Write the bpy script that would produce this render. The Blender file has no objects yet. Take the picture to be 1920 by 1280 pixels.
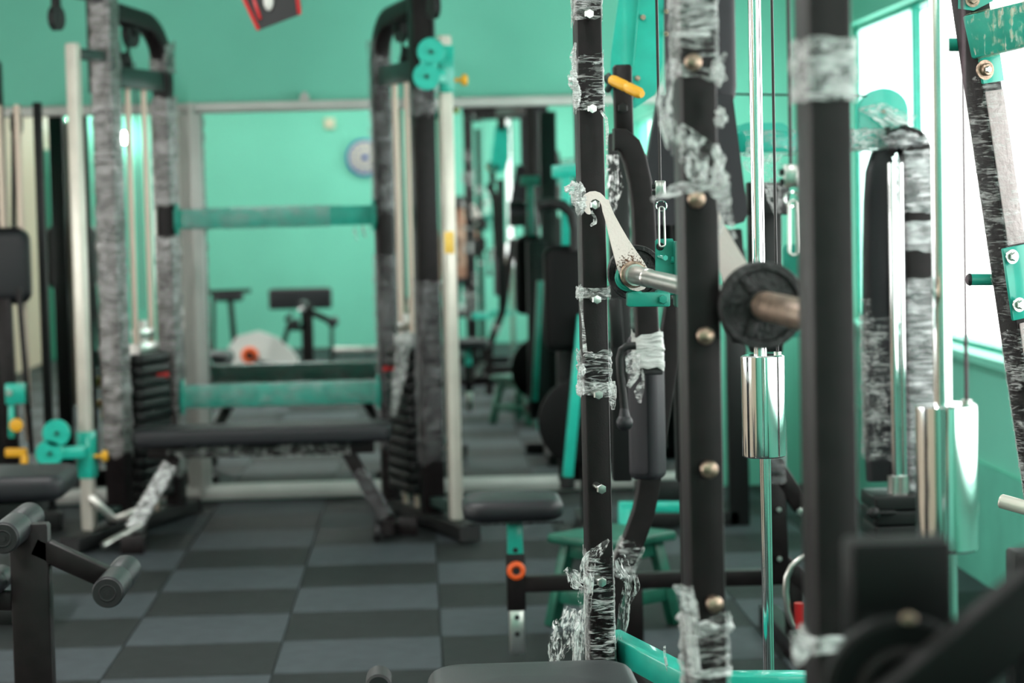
import bpy, math, random
from mathutils import Vector, Matrix, noise
random.seed(7)
V = Vector
sc = bpy.context.scene
COL = sc.collection

# ------------------------------------------------------------------ camera
F, YAW, PITCH, ROLL, H = 4214.6, .041, .0603, -.0235, 1.3538
f_ = V((math.sin(YAW)*math.cos(PITCH), math.cos(YAW)*math.cos(PITCH), -math.sin(PITCH)))
r0 = V((math.cos(YAW), -math.sin(YAW), 0)); u0 = r0.cross(f_)
r_ = r0*math.cos(ROLL)+u0*math.sin(ROLL); u_ = -r0*math.sin(ROLL)+u0*math.cos(ROLL)
cam = bpy.data.cameras.new('camera'); camo = bpy.data.objects.new('camera', cam); COL.objects.link(camo)
m3 = Matrix((r_, u_, -f_)).transposed()
camo.matrix_world = Matrix.Translation((0, 0, H)) @ m3.to_4x4()
cam.sensor_width = 36; cam.lens = F/1920*36; cam.clip_start = .05
cam.dof.use_dof = True; cam.dof.focus_distance = 4.12; cam.dof.aperture_fstop = 3.9; cam.dof.aperture_blades = 9
sc.camera = camo
sc.view_settings.view_transform = 'Standard'; sc.view_settings.look = 'None'
sc.view_settings.gamma = 1; sc.view_settings.exposure = 0.0; sc.view_settings.use_curve_mapping = False
sc.cycles.use_denoising = True
sc.cycles.transparent_max_bounces = 24; sc.cycles.max_bounces = 9; sc.cycles.glossy_bounces = 5
sc.cycles.caustics_reflective = False; sc.cycles.caustics_refractive = False
sc.cycles.sample_clamp_indirect = 8

def P(px, py, Y):
    d = f_ + r_*((px-960)/F) - u_*((py-640)/F)
    return V((0, 0, H)) + d*(Y/d.y)

# ------------------------------------------------------------------ sky and added ceiling lamps
w = bpy.data.worlds.new('sky'); sc.world = w; w.use_nodes = True
wn = w.node_tree; bg = wn.nodes['Background']
bg.inputs[0].default_value = (1.0, .975, .97, 1); bg.inputs[1].default_value = 5.4

XW, XL, YM, YB, ZC = 1.96, -3.6, 10.55, -1.15, 3.0     # right wall, left wall, mirror wall, wall behind the camera, ceiling
FILL_LAMPS = [(-2.4, .5), (-.7, .4), (1.0, .5), (-2.2, 3.6), (.2, 3.8), (-1.0, 6.6)]  # unseen tube lights, added to brighten the room and its end walls
POWER = [21, 21, 21, 18, 18, 58]
for i, (x, y) in enumerate(FILL_LAMPS):
    l = bpy.data.lights.new('fill_tube_light', 'AREA'); l.shape = 'RECTANGLE'; l.size = .12; l.size_y = 1.2
    l.energy = POWER[i]; l.color = (1, .98, .96)
    o = bpy.data.objects.new('fill_tube_light', l); o.location = (x, y, ZC-.09); COL.objects.link(o)

# ------------------------------------------------------------------ materials
def mat(name, col, rough=.5, metal=0, noise_amt=0, nscale=8, bump=0, bscale=60, spec=.5, coat=0):
    m = bpy.data.materials.new(name); m.use_nodes = True
    n = m.node_tree; b = n.nodes['Principled BSDF']
    b.inputs['Base Color'].default_value = (*col, 1); b.inputs['Roughness'].default_value = rough
    b.inputs['Metallic'].default_value = metal; b.inputs['Specular IOR Level'].default_value = spec
    b.inputs['Coat Weight'].default_value = coat
    tc = n.nodes.new('ShaderNodeTexCoord')
    if noise_amt:
        t = n.nodes.new('ShaderNodeTexNoise'); t.inputs['Scale'].default_value = nscale; t.inputs['Detail'].default_value = 5
        n.links.new(tc.outputs['Object'], t.inputs['Vector'])
        r = n.nodes.new('ShaderNodeMapRange'); r.inputs['From Min'].default_value = .3; r.inputs['From Max'].default_value = .7
        r.inputs['To Min'].default_value = 1-noise_amt; r.inputs['To Max'].default_value = 1+noise_amt
        n.links.new(t.outputs[0], r.inputs[0])
        v = n.nodes.new('ShaderNodeVectorMath'); v.operation = 'SCALE'; v.inputs[0].default_value = col
        n.links.new(r.outputs[0], v.inputs['Scale']); n.links.new(v.outputs[0], b.inputs['Base Color'])
    if bump:
        t = n.nodes.new('ShaderNodeTexNoise'); t.inputs['Scale'].default_value = bscale; t.inputs['Detail'].default_value = 4
        n.links.new(tc.outputs['Object'], t.inputs['Vector'])
        bp = n.nodes.new('ShaderNodeBump'); bp.inputs['Strength'].default_value = bump; bp.inputs['Distance'].default_value = .01
        n.links.new(t.outputs[0], bp.inputs['Height']); n.links.new(bp.outputs[0], b.inputs['Normal'])
    return m

M = {}
M['wall'] = mat('teal_wall_paint', (.19, .66, .50), .55, noise_amt=.05, nscale=1.6, bump=.08, bscale=90)
M['cream_wall'] = mat('cream_wall_paint', (.66, .52, .40), .6, noise_amt=.05, nscale=2)
M['wall_low'] = mat('green_dado_paint', (.13, .54, .40), .5, noise_amt=.12, nscale=5)
M['ceiling'] = mat('ceiling_paint', (.75, .76, .74), .8)
M['sub'] = mat('floor_concrete', (.02, .022, .022), .9)
M['tile_a'] = mat('rubber_tile_light', (.050, .060, .067), .6, noise_amt=.16, nscale=14, bump=.25, bscale=260, spec=.18)
M['tile_b'] = mat('rubber_tile_dark', (.0165, .0195, .020), .6, noise_amt=.2, nscale=14, bump=.25, bscale=260, spec=.18)
M['alu'] = mat('aluminium_frame', (.55, .55, .52), .42, .25, noise_amt=.05)
M['black'] = mat('black_powder_coat', (.011, .008, .0085), .46, noise_amt=.25, nscale=30, bump=.05, bscale=300, spec=.24)
M['dark'] = mat('dark_steel', (.010, .011, .011), .45, spec=.3)
M['dgreen'] = mat('dark_green_steel', (.020, .045, .038), .42)
M['soot'] = mat('matt_black_steel', (.0045, .005, .005), .55, spec=.14)
M['cap'] = mat('rubber_cap', (.012, .012, .013), .6)
M['teal'] = mat('teal_gloss_paint', (.018, .47, .36), .3, noise_amt=.1, nscale=18, coat=.3)
M['teal_d'] = mat('worn_teal_paint', (.02, .36, .27), .4, noise_amt=.18, nscale=25)
M['stool'] = mat('green_stool_paint', (.010, .11, .07), .45, noise_amt=.25, nscale=20)
M['vinyl'] = mat('black_vinyl', (.013, .014, .017), .42, spec=.4, bump=.18, bscale=500)
M['vinyl_g'] = mat('charcoal_vinyl', (.024, .023, .028), .5, spec=.35, bump=.15, bscale=400)
M['chrome'] = mat('chrome', (.86, .86, .87), .09, 1)
M['brushed'] = mat('brushed_steel', (.62, .61, .58), .3, 1, noise_amt=.15, nscale=12)
M['cream_rod'] = mat('cream_steel_rod', (.62, .50, .41), .35, .35)
M['galv'] = mat('galvanised_tube', (.72, .68, .60), .35, .3, noise_amt=.08, nscale=10)
M['zinc'] = mat('zinc_bolt', (.62, .66, .62), .28, 1)
M['rusty'] = mat('brown_bolt', (.40, .29, .22), .42, .9, noise_amt=.5, nscale=120)
M['iron'] = mat('cast_iron', (.028, .026, .027), .55, .2, noise_amt=.5, nscale=60, bump=.5, bscale=140)
M['yellow'] = mat('yellow_rubber', (.85, .42, .02), .45)
M['orange'] = mat('orange_plastic', (1.0, .13, .015), .35)
M['red'] = mat('red_plastic', (.45, .01, .012), .4)
M['cream'] = mat('cream_plastic', (.75, .68, .50), .5)
M['white'] = mat('white_plastic', (.75, .75, .72), .35)
M['blue'] = mat('blue_plastic', (.02, .12, .5), .4)
M['sticker'] = mat('yellow_sticker', (.95, .62, .12), .4)
M['cable'] = mat('black_cable', (.022, .018, .02), .35)
M['cable_p'] = mat('dark_red_cable', (.07, .018, .035), .35)
M['skin'] = mat('skin', (.42, .22, .15), .55)
M['shirt'] = mat('patterned_shirt', (.42, .27, .2), .8, noise_amt=.55, nscale=14)
M['trousers'] = mat('dark_trousers', (.02, .022, .03), .8)
M['hair'] = mat('black_hair', (.01, .008, .008), .5)
M['door'] = mat('green_door_paint', (.02, .22, .14), .5)
M['bag'] = mat('black_fabric', (.012, .012, .013), .65)

def emis(name, col, s):
    m = bpy.data.materials.new(name); m.use_nodes = True; n = m.node_tree
    b = n.nodes['Principled BSDF']; b.inputs['Emission Color'].default_value = (*col, 1); b.inputs['Emission Strength'].default_value = s
    return m
M['tube_on'] = emis('lit_tube', (1, .98, .95), 9)
M['bulb'] = emis('lit_bulb', (1, 1, .98), 60)

# mirror
m = bpy.data.materials.new('mirror'); m.use_nodes = True; b = m.node_tree.nodes['Principled BSDF']
b.inputs['Base Color'].default_value = (.90, .94, .92, 1); b.inputs['Metallic'].default_value = 1; b.inputs['Roughness'].default_value = .0
M['mirror'] = m

# painted steel hook with a rust stain round the weld
m = mat('pale_painted_hook', (.95, .82, .77), .42, bump=.1, bscale=200); n = m.node_tree; M['hook'] = m
HOOKC = P(1186, 506, 4.03)
tc = n.nodes.new('ShaderNodeTexCoord'); ds = n.nodes.new('ShaderNodeVectorMath'); ds.operation = 'DISTANCE'
geo = n.nodes.new('ShaderNodeNewGeometry'); n.links.new(geo.outputs['Position'], ds.inputs[0]); ds.inputs[1].default_value = HOOKC
nz = n.nodes.new('ShaderNodeTexNoise'); nz.inputs['Scale'].default_value = 260; nz.inputs['Detail'].default_value = 6
n.links.new(geo.outputs['Position'], nz.inputs['Vector'])
mr = n.nodes.new('ShaderNodeMapRange'); mr.inputs['From Min'].default_value = .012; mr.inputs['From Max'].default_value = .055
mr.inputs['To Min'].default_value = .62; mr.inputs['To Max'].default_value = .30; n.links.new(ds.outputs['Value'], mr.inputs[0])
lt = n.nodes.new('ShaderNodeMath'); lt.operation = 'SUBTRACT'; n.links.new(mr.outputs[0], lt.inputs[0]); n.links.new(nz.outputs[0], lt.inputs[1])
ml = n.nodes.new('ShaderNodeMath'); ml.operation = 'MULTIPLY'; ml.use_clamp = True; ml.inputs[1].default_value = 9; n.links.new(lt.outputs[0], ml.inputs[0])
mx = n.nodes.new('ShaderNodeMix'); mx.data_type = 'RGBA'; mx.inputs['A'].default_value = (.95, .82, .77, 1); mx.inputs['B'].default_value = (.13, .05, .02, 1)
n.links.new(ml.outputs[0], mx.inputs['Factor']); n.links.new(mx.outputs['Result'], n.nodes['Principled BSDF'].inputs['Base Color'])

def film(name, lo, hi, sx=18, sz=110, tint=(.9, .92, .9), rough=.12, rot=.25, a=.42, b_=.68, bump=.9):
    """clear stretch film: see-through with white streaks where it is folded"""
    m = bpy.data.materials.new(name); m.use_nodes = True; n = m.node_tree; n.nodes.clear(); L = n.links.new
    out = n.nodes.new('ShaderNodeOutputMaterial'); tc = n.nodes.new('ShaderNodeTexCoord')
    mp = n.nodes.new('ShaderNodeMapping'); mp.inputs['Scale'].default_value = (sx, sx, sz); mp.inputs['Rotation'].default_value = (rot, rot*1.3, .2)
    L(tc.outputs['Object'], mp.inputs[0])
    t = n.nodes.new('ShaderNodeTexNoise'); t.inputs['Scale'].default_value = 1; t.inputs['Detail'].default_value = 6
    t.inputs['Roughness'].default_value = .62; t.inputs['Distortion'].default_value = 1.3; L(mp.outputs[0], t.inputs['Vector'])
    t2 = n.nodes.new('ShaderNodeTexNoise'); t2.inputs['Scale'].default_value = sx*1.1; t2.inputs['Detail'].default_value = 2; L(tc.outputs['Object'], t2.inputs['Vector'])
    mu = n.nodes.new('ShaderNodeMath'); mu.operation = 'MULTIPLY_ADD'; mu.inputs[1].default_value = .55; L(t2.outputs[0], mu.inputs[0])
    sb = n.nodes.new('ShaderNodeMath'); sb.operation = 'ADD'; sb.inputs[1].default_value = -.275; L(t.outputs[0], sb.inputs[0]); L(sb.outputs[0], mu.inputs[2])
    r = n.nodes.new('ShaderNodeMapRange'); r.inputs['From Min'].default_value = a; r.inputs['From Max'].default_value = b_
    r.inputs['To Min'].default_value = lo; r.inputs['To Max'].default_value = hi; L(mu.outputs[0], r.inputs[0])
    bp = n.nodes.new('ShaderNodeBump'); bp.inputs['Strength'].default_value = bump; bp.inputs['Distance'].default_value = .004; L(t.outputs[0], bp.inputs['Height'])
    gl = n.nodes.new('ShaderNodeBsdfGlossy'); gl.inputs['Roughness'].default_value = rough; gl.inputs['Color'].default_value = (1, 1, 1, 1); L(bp.outputs[0], gl.inputs['Normal'])
    df = n.nodes.new('ShaderNodeBsdfDiffuse'); df.inputs['Color'].default_value = (*tint, 1); L(bp.outputs[0], df.inputs['Normal'])
    tl = n.nodes.new('ShaderNodeBsdfTranslucent'); tl.inputs['Color'].default_value = (*tint, 1); L(bp.outputs[0], tl.inputs['Normal'])
    dt = n.nodes.new('ShaderNodeMixShader'); dt.inputs[0].default_value = .35; L(df.outputs[0], dt.inputs[1]); L(tl.outputs[0], dt.inputs[2])
    wm = n.nodes.new('ShaderNodeMixShader'); wm.inputs[0].default_value = .35; L(dt.outputs[0], wm.inputs[1]); L(gl.outputs[0], wm.inputs[2])
    tr = n.nodes.new('ShaderNodeBsdfTransparent')
    mxs = n.nodes.new('ShaderNodeMixShader'); L(r.outputs[0], mxs.inputs[0]); L(tr.outputs[0], mxs.inputs[1]); L(wm.outputs[0], mxs.inputs[2])
    lw = n.nodes.new('ShaderNodeLayerWeight'); lw.inputs['Blend'].default_value = .5; fr = n.nodes.new('ShaderNodeMath'); fr.operation = 'POWER'; fr.inputs[1].default_value = 3.5; L(lw.outputs['Facing'], fr.inputs[0])
    f2 = n.nodes.new('ShaderNodeMath'); f2.operation = 'MULTIPLY'; f2.inputs[1].default_value = .6; L(fr.outputs[0], f2.inputs[0]); fr = f2
    m2 = n.nodes.new('ShaderNodeMixShader'); L(fr.outputs[0], m2.inputs[0]); L(mxs.outputs[0], m2.inputs[1]); L(wm.outputs[0], m2.inputs[2])
    L(m2.outputs[0], out.inputs[0])
    return m
M['film'] = film('clear_stretch_film', .0, .75, sx=24, sz=150, rough=.2, a=.47, b_=.66, rot=.2)
M['film_d'] = film('tight_clear_film', .0, .45, sx=30, sz=170, rough=.2, a=.50, b_=.70, rot=.45)
M['film_w'] = film('bunched_stretch_film', .10, .95, sx=45, sz=130, rough=.22, a=.38, b_=.62)
M['film_v'] = film('hanging_stretch_film', .0, .9, sx=80, sz=13, rough=.18, a=.46, b_=.62, rot=.12)
M['film_g'] = film('tight_stretch_film', .04, .42, sx=12, sz=70, rough=.25, tint=(.6, .58, .62), a=.42, b_=.74)
M['film_far'] = film('grey_stretch_film', .30, .70, sx=12, sz=60, rough=.3, tint=(.30, .27, .26), a=.4, b_=.66)
M['film_l'] = film('loose_stretch_film', .30, .92, sx=9, sz=75, tint=(.72, .71, .74), rough=.2, a=.42, b_=.62)
M['tape'] = film('white_tape', .88, 1.0, sx=20, sz=120, tint=(.86, .87, .83))
M['film_tan'] = film('scuffed_film', .02, .8, sx=60, sz=9, tint=(.85, .72, .5), rot=.05, a=.5, b_=.68)

# ------------------------------------------------------------------ mesh helpers
def circ(r, n=16): return [(r*math.cos(2*math.pi*i/n), r*math.sin(2*math.pi*i/n)) for i in range(n)]
def rrect(w, h, r, n=3):
    o = []; r = min(r, w*.499, h*.499)
    for cx, cy, a0 in ((w/2-r, h/2-r, 0), (-w/2+r, h/2-r, 90), (-w/2+r, -h/2+r, 180), (w/2-r, -h/2+r, 270)):
        for i in range(n+1):
            a = math.radians(a0+90*i/n); o.append((cx+r*math.cos(a), cy+r*math.sin(a)))
    return o
def basis(t, ref):
    t = t.normalized(); s = V(ref) - t*t.dot(V(ref))
    if s.length < 1e-4: s = t.orthogonal()
    s.normalize(); return s, t.cross(s)
X, Y_, Z = V((1, 0, 0)), V((0, 1, 0)), V((0, 0, 1))

class MB:
    def __init__(s): s.v = []; s.f = []; s.marks = []
    def loft(s, rings, cap=True, closed=False):
        n = len(rings[0]); b = len(s.v); s.marks.append((b, len(s.f)))
        for r in rings: s.v += [V(p) for p in r]
        k = len(rings)
        for i in range(k if closed else k-1):
            a = b+i*n; c = b+((i+1) % k)*n
            for j in range(n):
                s.f.append((a+j, a+(j+1) % n, c+(j+1) % n, c+j))
        if cap and not closed:
            s.f.append(tuple(b+j for j in reversed(range(n)))); s.f.append(tuple(b+(k-1)*n+j for j in range(n)))
        return s
    def sweep(s, pts, prof, ref=(1, 0, 0), closed=False, cap=True, scale=None):
        pts = [V(p) for p in pts]; rings = []; k = len(pts)
        for i, p in enumerate(pts):
            if closed: t = pts[(i+1) % k]-pts[i-1]
            else: t = pts[min(i+1, k-1)]-pts[max(i-1, 0)]
            a, b = basis(t, ref); q = scale[i] if scale else 1
            rings.append([p+a*x*q+b*y*q for x, y in prof])
        return s.loft(rings, cap, closed)
    def bar(s, p0, p1, w, h, ref=(1, 0, 0), bev=.004):
        """rectangular tube/beam from p0 to p1; w along ref, h across"""
        p0, p1 = V(p0), V(p1); t = (p1-p0).normalized(); e = min(bev, (p1-p0).length*.3); a, b = basis(t, ref); rings = []
        for p, q in ((p0, e), (p0+t*e, 0), (p1-t*e, 0), (p1, e)):
            rings.append([p+a*x+b*y for x, y in rrect(w-2*q*.6, h-2*q*.6, bev, 2)])
        return s.loft(rings)
    def box(s, c, sz, rz=0, bev=.003):
        c = V(c); ref = V((math.cos(rz), math.sin(rz), 0))
        return s.bar(c-Z*sz[2]/2, c+Z*sz[2]/2, sz[0], sz[1], ref, bev)
    def cyl(s, p0, p1, r, n=20, r1=None, bev=0):
        p0, p1 = V(p0), V(p1); r1 = r if r1 is None else r1; t = (p1-p0).normalized()
        a, b = basis(t, Z if abs(t.z) < .9 else X); rings = []
        st = [(p0, r), (p1, r1)] if not bev else [(p0, r-bev), (p0+t*bev, r), (p1-t*bev, r1), (p1, r1-bev)]
        for p, q in st: rings.append([p+a*x+b*y for x, y in circ(q, n)])
        return s.loft(rings)
    def lathe(s, p0, axis, prof, n=28):
        t = V(axis).normalized(); a, b = basis(t, Z if abs(t.z) < .9 else X)
        return s.loft([[V(p0)+t*h+a*x+b*y for x, y in circ(max(r, 1e-4), n)] for r, h in prof])
    def ball(s, c, r, n=16, k=10, sc_=(1, 1, 1)):
        c = V(c); rings = []
        for i in range(k+1):
            a = -math.pi/2+math.pi*i/k; rr = max(math.cos(a), 1e-3)*r
            rings.append([c+V((x*sc_[0], y*sc_[1], math.sin(a)*r*sc_[2])) for x, y in circ(rr, n)])
        return s.loft(rings)
    def torus(s, c, R_, r, axis, n=28, k=10):
        a, b = basis(V(axis), Z if abs(V(axis).normalized().z) < .9 else X)
        pts = [V(c)+a*math.cos(2*math.pi*i/n)*R_+b*math.sin(2*math.pi*i/n)*R_ for i in range(n)]
        return s.sweep(pts, circ(r, k), axis, closed=True)
    def plate(s, pts, th):
        """closed outline extruded by the vector th"""
        pts = [V(p) for p in pts]; n = len(pts); b = len(s.v); th = V(th); s.marks.append((b, len(s.f)))
        s.v += pts+[p+th for p in pts]
        s.f.append(tuple(range(b, b+n))); s.f.append(tuple(reversed(range(b+n, b+2*n))))
        for i in range(n): j = (i+1) % n; s.f.append((b+j, b+i, b+n+i, b+n+j))
        return s
    def cushion(s, c, w, d, h, up=(0, 0, 1), ref=(1, 0, 0), rnd=.02, corner=.04, puff=.006):
        """upholstered pad: w along ref, d across, h along up, with soft edges and a slight crown"""
        up = V(up).normalized(); a, b = basis(up, ref); c = V(c); rings = []; k = 5
        st = [(-h/2+rnd*(1-math.cos(math.pi/2*i/k)), rnd*(1-math.sin(math.pi/2*i/k))) for i in range(k+1)]
        st = st+[(-z, q) for z, q in reversed(st)]
        st.append((h/2+puff*.7, min(w, d)*.22)); st.append((h/2+puff, min(w, d)*.42))
        for z, q in st:
            rings.append([c+up*z+a*x+b*y for x, y in rrect(w-2*q, d-2*q, max(corner-q*.6, .002), 5)])
        return s.loft(rings)
    def wrapt(s, p0, p1, w, h, ref=(1, 0, 0), amp=.003, step=.006, ragged=.01, seed=0, base=.0012, nper=8, skew=.5, fold=22):
        """crumpled film shell round a rectangular tube"""
        p0, p1 = V(p0), V(p1); t = (p1-p0); Ln = t.length; t.normalize(); a, b = basis(t, ref)
        pr = []; c = rrect(w, h, .006, 2); N = len(c)
        for i in range(N):
            x0, y0 = c[i]; x1, y1 = c[(i+1) % N]; m_ = max(1, int(math.hypot(x1-x0, y1-y0)/(max(w, h)/nper)))
            for q in range(m_): pr.append((x0+(x1-x0)*q/m_, y0+(y1-y0)*q/m_))
        nv = max(6, int(Ln/step)); rings = []
        for i in range(nv+1):
            ring = []
            for (x, y) in pr:
                rr = math.hypot(x, y); dx, dy = x/rr, y/rr; ph = math.atan2(y, x)
                lo = ragged*noise.noise(V((dx*2, dy*2, seed*3.1))); hi = ragged*noise.noise(V((dx*2.3, dy*2.3, seed*1.7+9)))
                z = lo+(Ln+hi-lo)*i/nv
                q = noise.noise(V((dx*1.3+seed, dy*1.3, (z+skew*x)*fold)))+.5*noise.noise(V((dx*3, dy*3+seed, z*fold*3)))
                o = base+amp*abs(q)
                ring.append(p0+t*z+a*(x+dx*o)+b*(y+dy*o))
            rings.append(ring)
        return s.loft(rings, cap=False)
    def sheet(s, path, widths, ref, amp=.006, seed=0, n=10, fold=30, cup=.4):
        """hanging strip of film following a path"""
        pts = [V(p) for p in path]; out = []
        ns = 10
        for i in range(len(pts)-1):
            for q in range(ns): out.append((pts[i].lerp(pts[i+1], q/ns), widths[i]+(widths[i+1]-widths[i])*q/ns))
        out.append((pts[-1], widths[-1])); b0 = len(s.v); k = len(out); n = n*2; s.marks.append((len(s.v), len(s.f)))
        for i, (p, wd) in enumerate(out):
            t = out[min(i+1, k-1)][0]-out[max(i-1, 0)][0]; a, b = basis(t, ref); z = i/ns
            for j in range(n+1):
                u = (j/n-.5)
                q = .7*noise.noise(V((u*5+seed, z*.9, seed)))+.6*abs(noise.noise(V((u*13, z*1.1, seed+4))))+.3*noise.noise(V((u*31, z*2.2, seed+8)))
                e = 1+.35*noise.noise(V((z*1.7, seed, 2 if u > 0 else 5)))+.12*noise.noise(V((z*7, seed, 2 if u > 0 else 5)))
                s.v.append(p+a*(u*wd*e+.25*wd*noise.noise(V((z*1.1, seed, 11))))+b*(amp*q+cup*wd*(u*u-.1)))
        for i in range(k-1):
            for j in range(n):
                a_ = b0+i*(n+1)+j; s.f.append((a_, a_+1, a_+n+2, a_+n+1))
        return s
    def knot(s, c, r, seed=0, sc_=(1, 1, 1), amp=.45, n=34, k=24):
        c = V(c); rings = []
        for i in range(k+1):
            a = -math.pi/2+math.pi*i/k; ring = []
            for j in range(n):
                ph = 2*math.pi*j/n; d = V((math.cos(a)*math.cos(ph), math.cos(a)*math.sin(ph), math.sin(a)))
                q = 1+amp*(noise.noise(d*2.2+V((seed, 0, 0)))+.6*abs(noise.noise(d*5+V((0, seed, 0))))+.4*noise.noise(d*13+V((0, seed, 0))))
                d = d*r*q*.85; ring.append(c+V((d.x*sc_[0], d.y*sc_[1], d.z*sc_[2])))
            rings.append(ring)
        return s.loft(rings)

ORG = {}
def thing(name, label, cat, loc, group=None):
    o = bpy.data.objects.new(name, None); COL.objects.link(o); o.location = loc; o.empty_display_size = .05
    o['label'] = label; o['category'] = cat
    if group: o['group'] = group
    ORG[o.name] = V(loc); return o
SPLIT = {'stretch_film', 'film_tail', 'wheel', 'foot_cap', 'eye', 'guide_rod', 'red_edge', 'rod_bush', 'end_flange', 'slanted_tube', 'door_panel', 'face_feature', 'clamp_screw', 'foot_bar', 'brace', 'lower_frame_bar', 'column_bracket', 'spoke', 'base_leg', 'cover_bolt'}
def obj(name, mb, material, parent=None, label=None, smooth=True, angle=35):
    if name in SPLIT and len(mb.marks) > 1:
        mk = mb.marks+[(len(mb.v), len(mb.f))]; first_ = None
        for (v0, f0), (v1, f1) in zip(mk, mk[1:]):
            q = MB(); q.v = mb.v[v0:v1]; q.f = [tuple(i-v0 for i in f) for f in mb.f[f0:f1]]; q.marks = [(0, 0)]
            if name == 'foot_bar' or True: o = obj(name, q, material, parent, label, smooth, angle)
            first_ = first_ or o
        return first_
    org = ORG[parent.name] if parent else V((0, 0, 0))
    me = bpy.data.meshes.new(name); me.from_pydata([v-org for v in mb.v], [], mb.f); me.update()
    me.materials.append(M[material])
    if smooth: me.shade_smooth(); me.set_sharp_from_angle(angle=math.radians(angle))
    o = bpy.data.objects.new(name, me); COL.objects.link(o)
    if parent: o.parent = parent; ORG[o.name] = org
    if label: o['label'] = label
    return o
def single(name, mb, material, label, cat, group=None, loc=None, smooth=True):
    """a thing that is one mesh; its origin is moved to loc"""
    loc = V(loc) if loc else V((0, 0, 0)); mb.v = [v-loc for v in mb.v]
    o = obj(name, mb, material, None, label, smooth); o.location = loc; o['category'] = cat
    if group: o['group'] = group
    ORG[o.name] = loc; return o
def struct(name, mb, material, parent=None):
    o = obj(name, mb, material, parent, smooth=False); o['kind'] = 'structure'
    ORG.setdefault(o.name, V((0, 0, 0))); return o
def again(o, d, parent=None):
    """a copy of a part (sharing its mesh), moved by d"""
    c = o.copy(); COL.objects.link(c); c.location = o.location+V(d)
    if parent: c.parent = parent
    ORG[c.name] = ORG.get(o.name, V((0, 0, 0))); return c

def bolt(parent, p, r, ax, ln=.012, m='zinc', hexa=True, washer=False, name='bolt'):
    """bolt head with its shank showing behind; ax points out of the surface"""
    ax = V(ax).normalized(); p = V(p); mb = MB()
    mb.cyl(p-ax*.002, p+ax*ln, r*.72, 14)
    prof = [(r*.95, ln), (r, ln+r*.12), (r, ln+r*.75), (r*.86, ln+r*.95), (r*.3, ln+r)]
    mb.lathe(p, ax, prof, 6 if hexa else 20)
    if washer: mb.cyl(p, p+ax*.003, r*1.6, 20)
    return obj(name, mb, m, parent)

# ================================================================== THE ROOM
def flat(x0, x1, y0, y1, z0, z1, name, m_, parent=None):
    b = MB(); c = V(((x0+x1)/2, (y0+y1)/2, (z0+z1)/2)); b.box(c, (x1-x0, y1-y0, z1-z0), bev=.0005); return struct(name, b, m_, parent)
floor = flat(XL-.1, XW+.1, YB-.1, YM+.2, -.08, -.012, 'floor', 'sub')
tb = {}
for j in range(-2, 22):
    for i in range(-6, 6):
        x0, y1 = -.9577+.5*i, 9.548-.5*j; y0 = y1-.5
        ax0, ax1, ay0, ay1 = max(x0, XL), min(x0+.5, XW), max(y0, YB), min(y1, YM+.05)
        if ax1-ax0 < .02 or ay1-ay0 < .02: continue
        key = (round(ax1-ax0, 3), round(ay1-ay0, 3), (i+j) % 2)
        if key not in tb:
            b = MB(); b.box((0, 0, -.006), (key[0]-.003, key[1]-.003, .012), bev=.0025)
            me = bpy.data.meshes.new('floor_tile'); me.from_pydata(b.v, [], b.f); me.materials.append(M['tile_a' if key[2] == 0 else 'tile_b']); tb[key] = me
        o = bpy.data.objects.new('floor_tile', tb[key]); COL.objects.link(o); o.parent = floor
        o.location = ((ax0+ax1)/2, (ay0+ay1)/2, random.uniform(-.0006, .0006))
flat(XL-.1, XW+.1, YB-.1, YM+.2, ZC, ZC+.1, 'ceiling', 'ceiling')
flat(XL-.1, XW+.1, YM+.03, YM+.2, 0, ZC, 'wall_back', 'wall')
flat(XL-.1, XW+.1, YB-.15, YB, 0, ZC, 'wall_front', 'wall')
WY0, WY1, WZ0, WZ1 = -.7, 10.25, .80, 2.13
LY0, LY1 = 2.6, 8.2
b = MB(); b.box((XL-.075, (YB+YM)/2, WZ0/2), (.15, YM-YB+.1, WZ0)); b.box((XL-.075, (YB+YM)/2, (WZ1+ZC)/2), (.15, YM-YB+.1, ZC-WZ1))
b.box((XL-.075, (YB+LY0)/2, (WZ0+WZ1)/2), (.15, LY0-YB, WZ1-WZ0)); b.box((XL-.075, (YM+.03+LY1)/2, (WZ0+WZ1)/2), (.15, YM+.03-LY1, WZ1-WZ0))
struct('wall_left', b, 'cream_wall')
# right wall with the long window
b = MB()
b.box((XW+.1, (YB+YM)/2, WZ0/2), (.2, YM-YB+.1, WZ0)); b.box((XW+.1, (YB+YM)/2, (WZ1+ZC)/2), (.2, YM-YB+.1, ZC-WZ1))
b.box((XW+.1, (YB+WY0)/2, (WZ0+WZ1)/2), (.2, WY0-YB, WZ1-WZ0)); b.box((XW+.1, (YM+.03+WY1)/2, (WZ0+WZ1)/2), (.2, YM+.03-WY1, WZ1-WZ0))
struct('wall_right', b, 'wall')
flat(XW-.018, XW, YB, YM+.03, 0, .42, 'trim_1', 'wall_low')
b = MB(); b.box((XW-.015, (WY0+WY1)/2, WZ0-.01), (.09, WY1-WY0+.1, .03)); struct('trim_2', b, 'wall')
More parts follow.
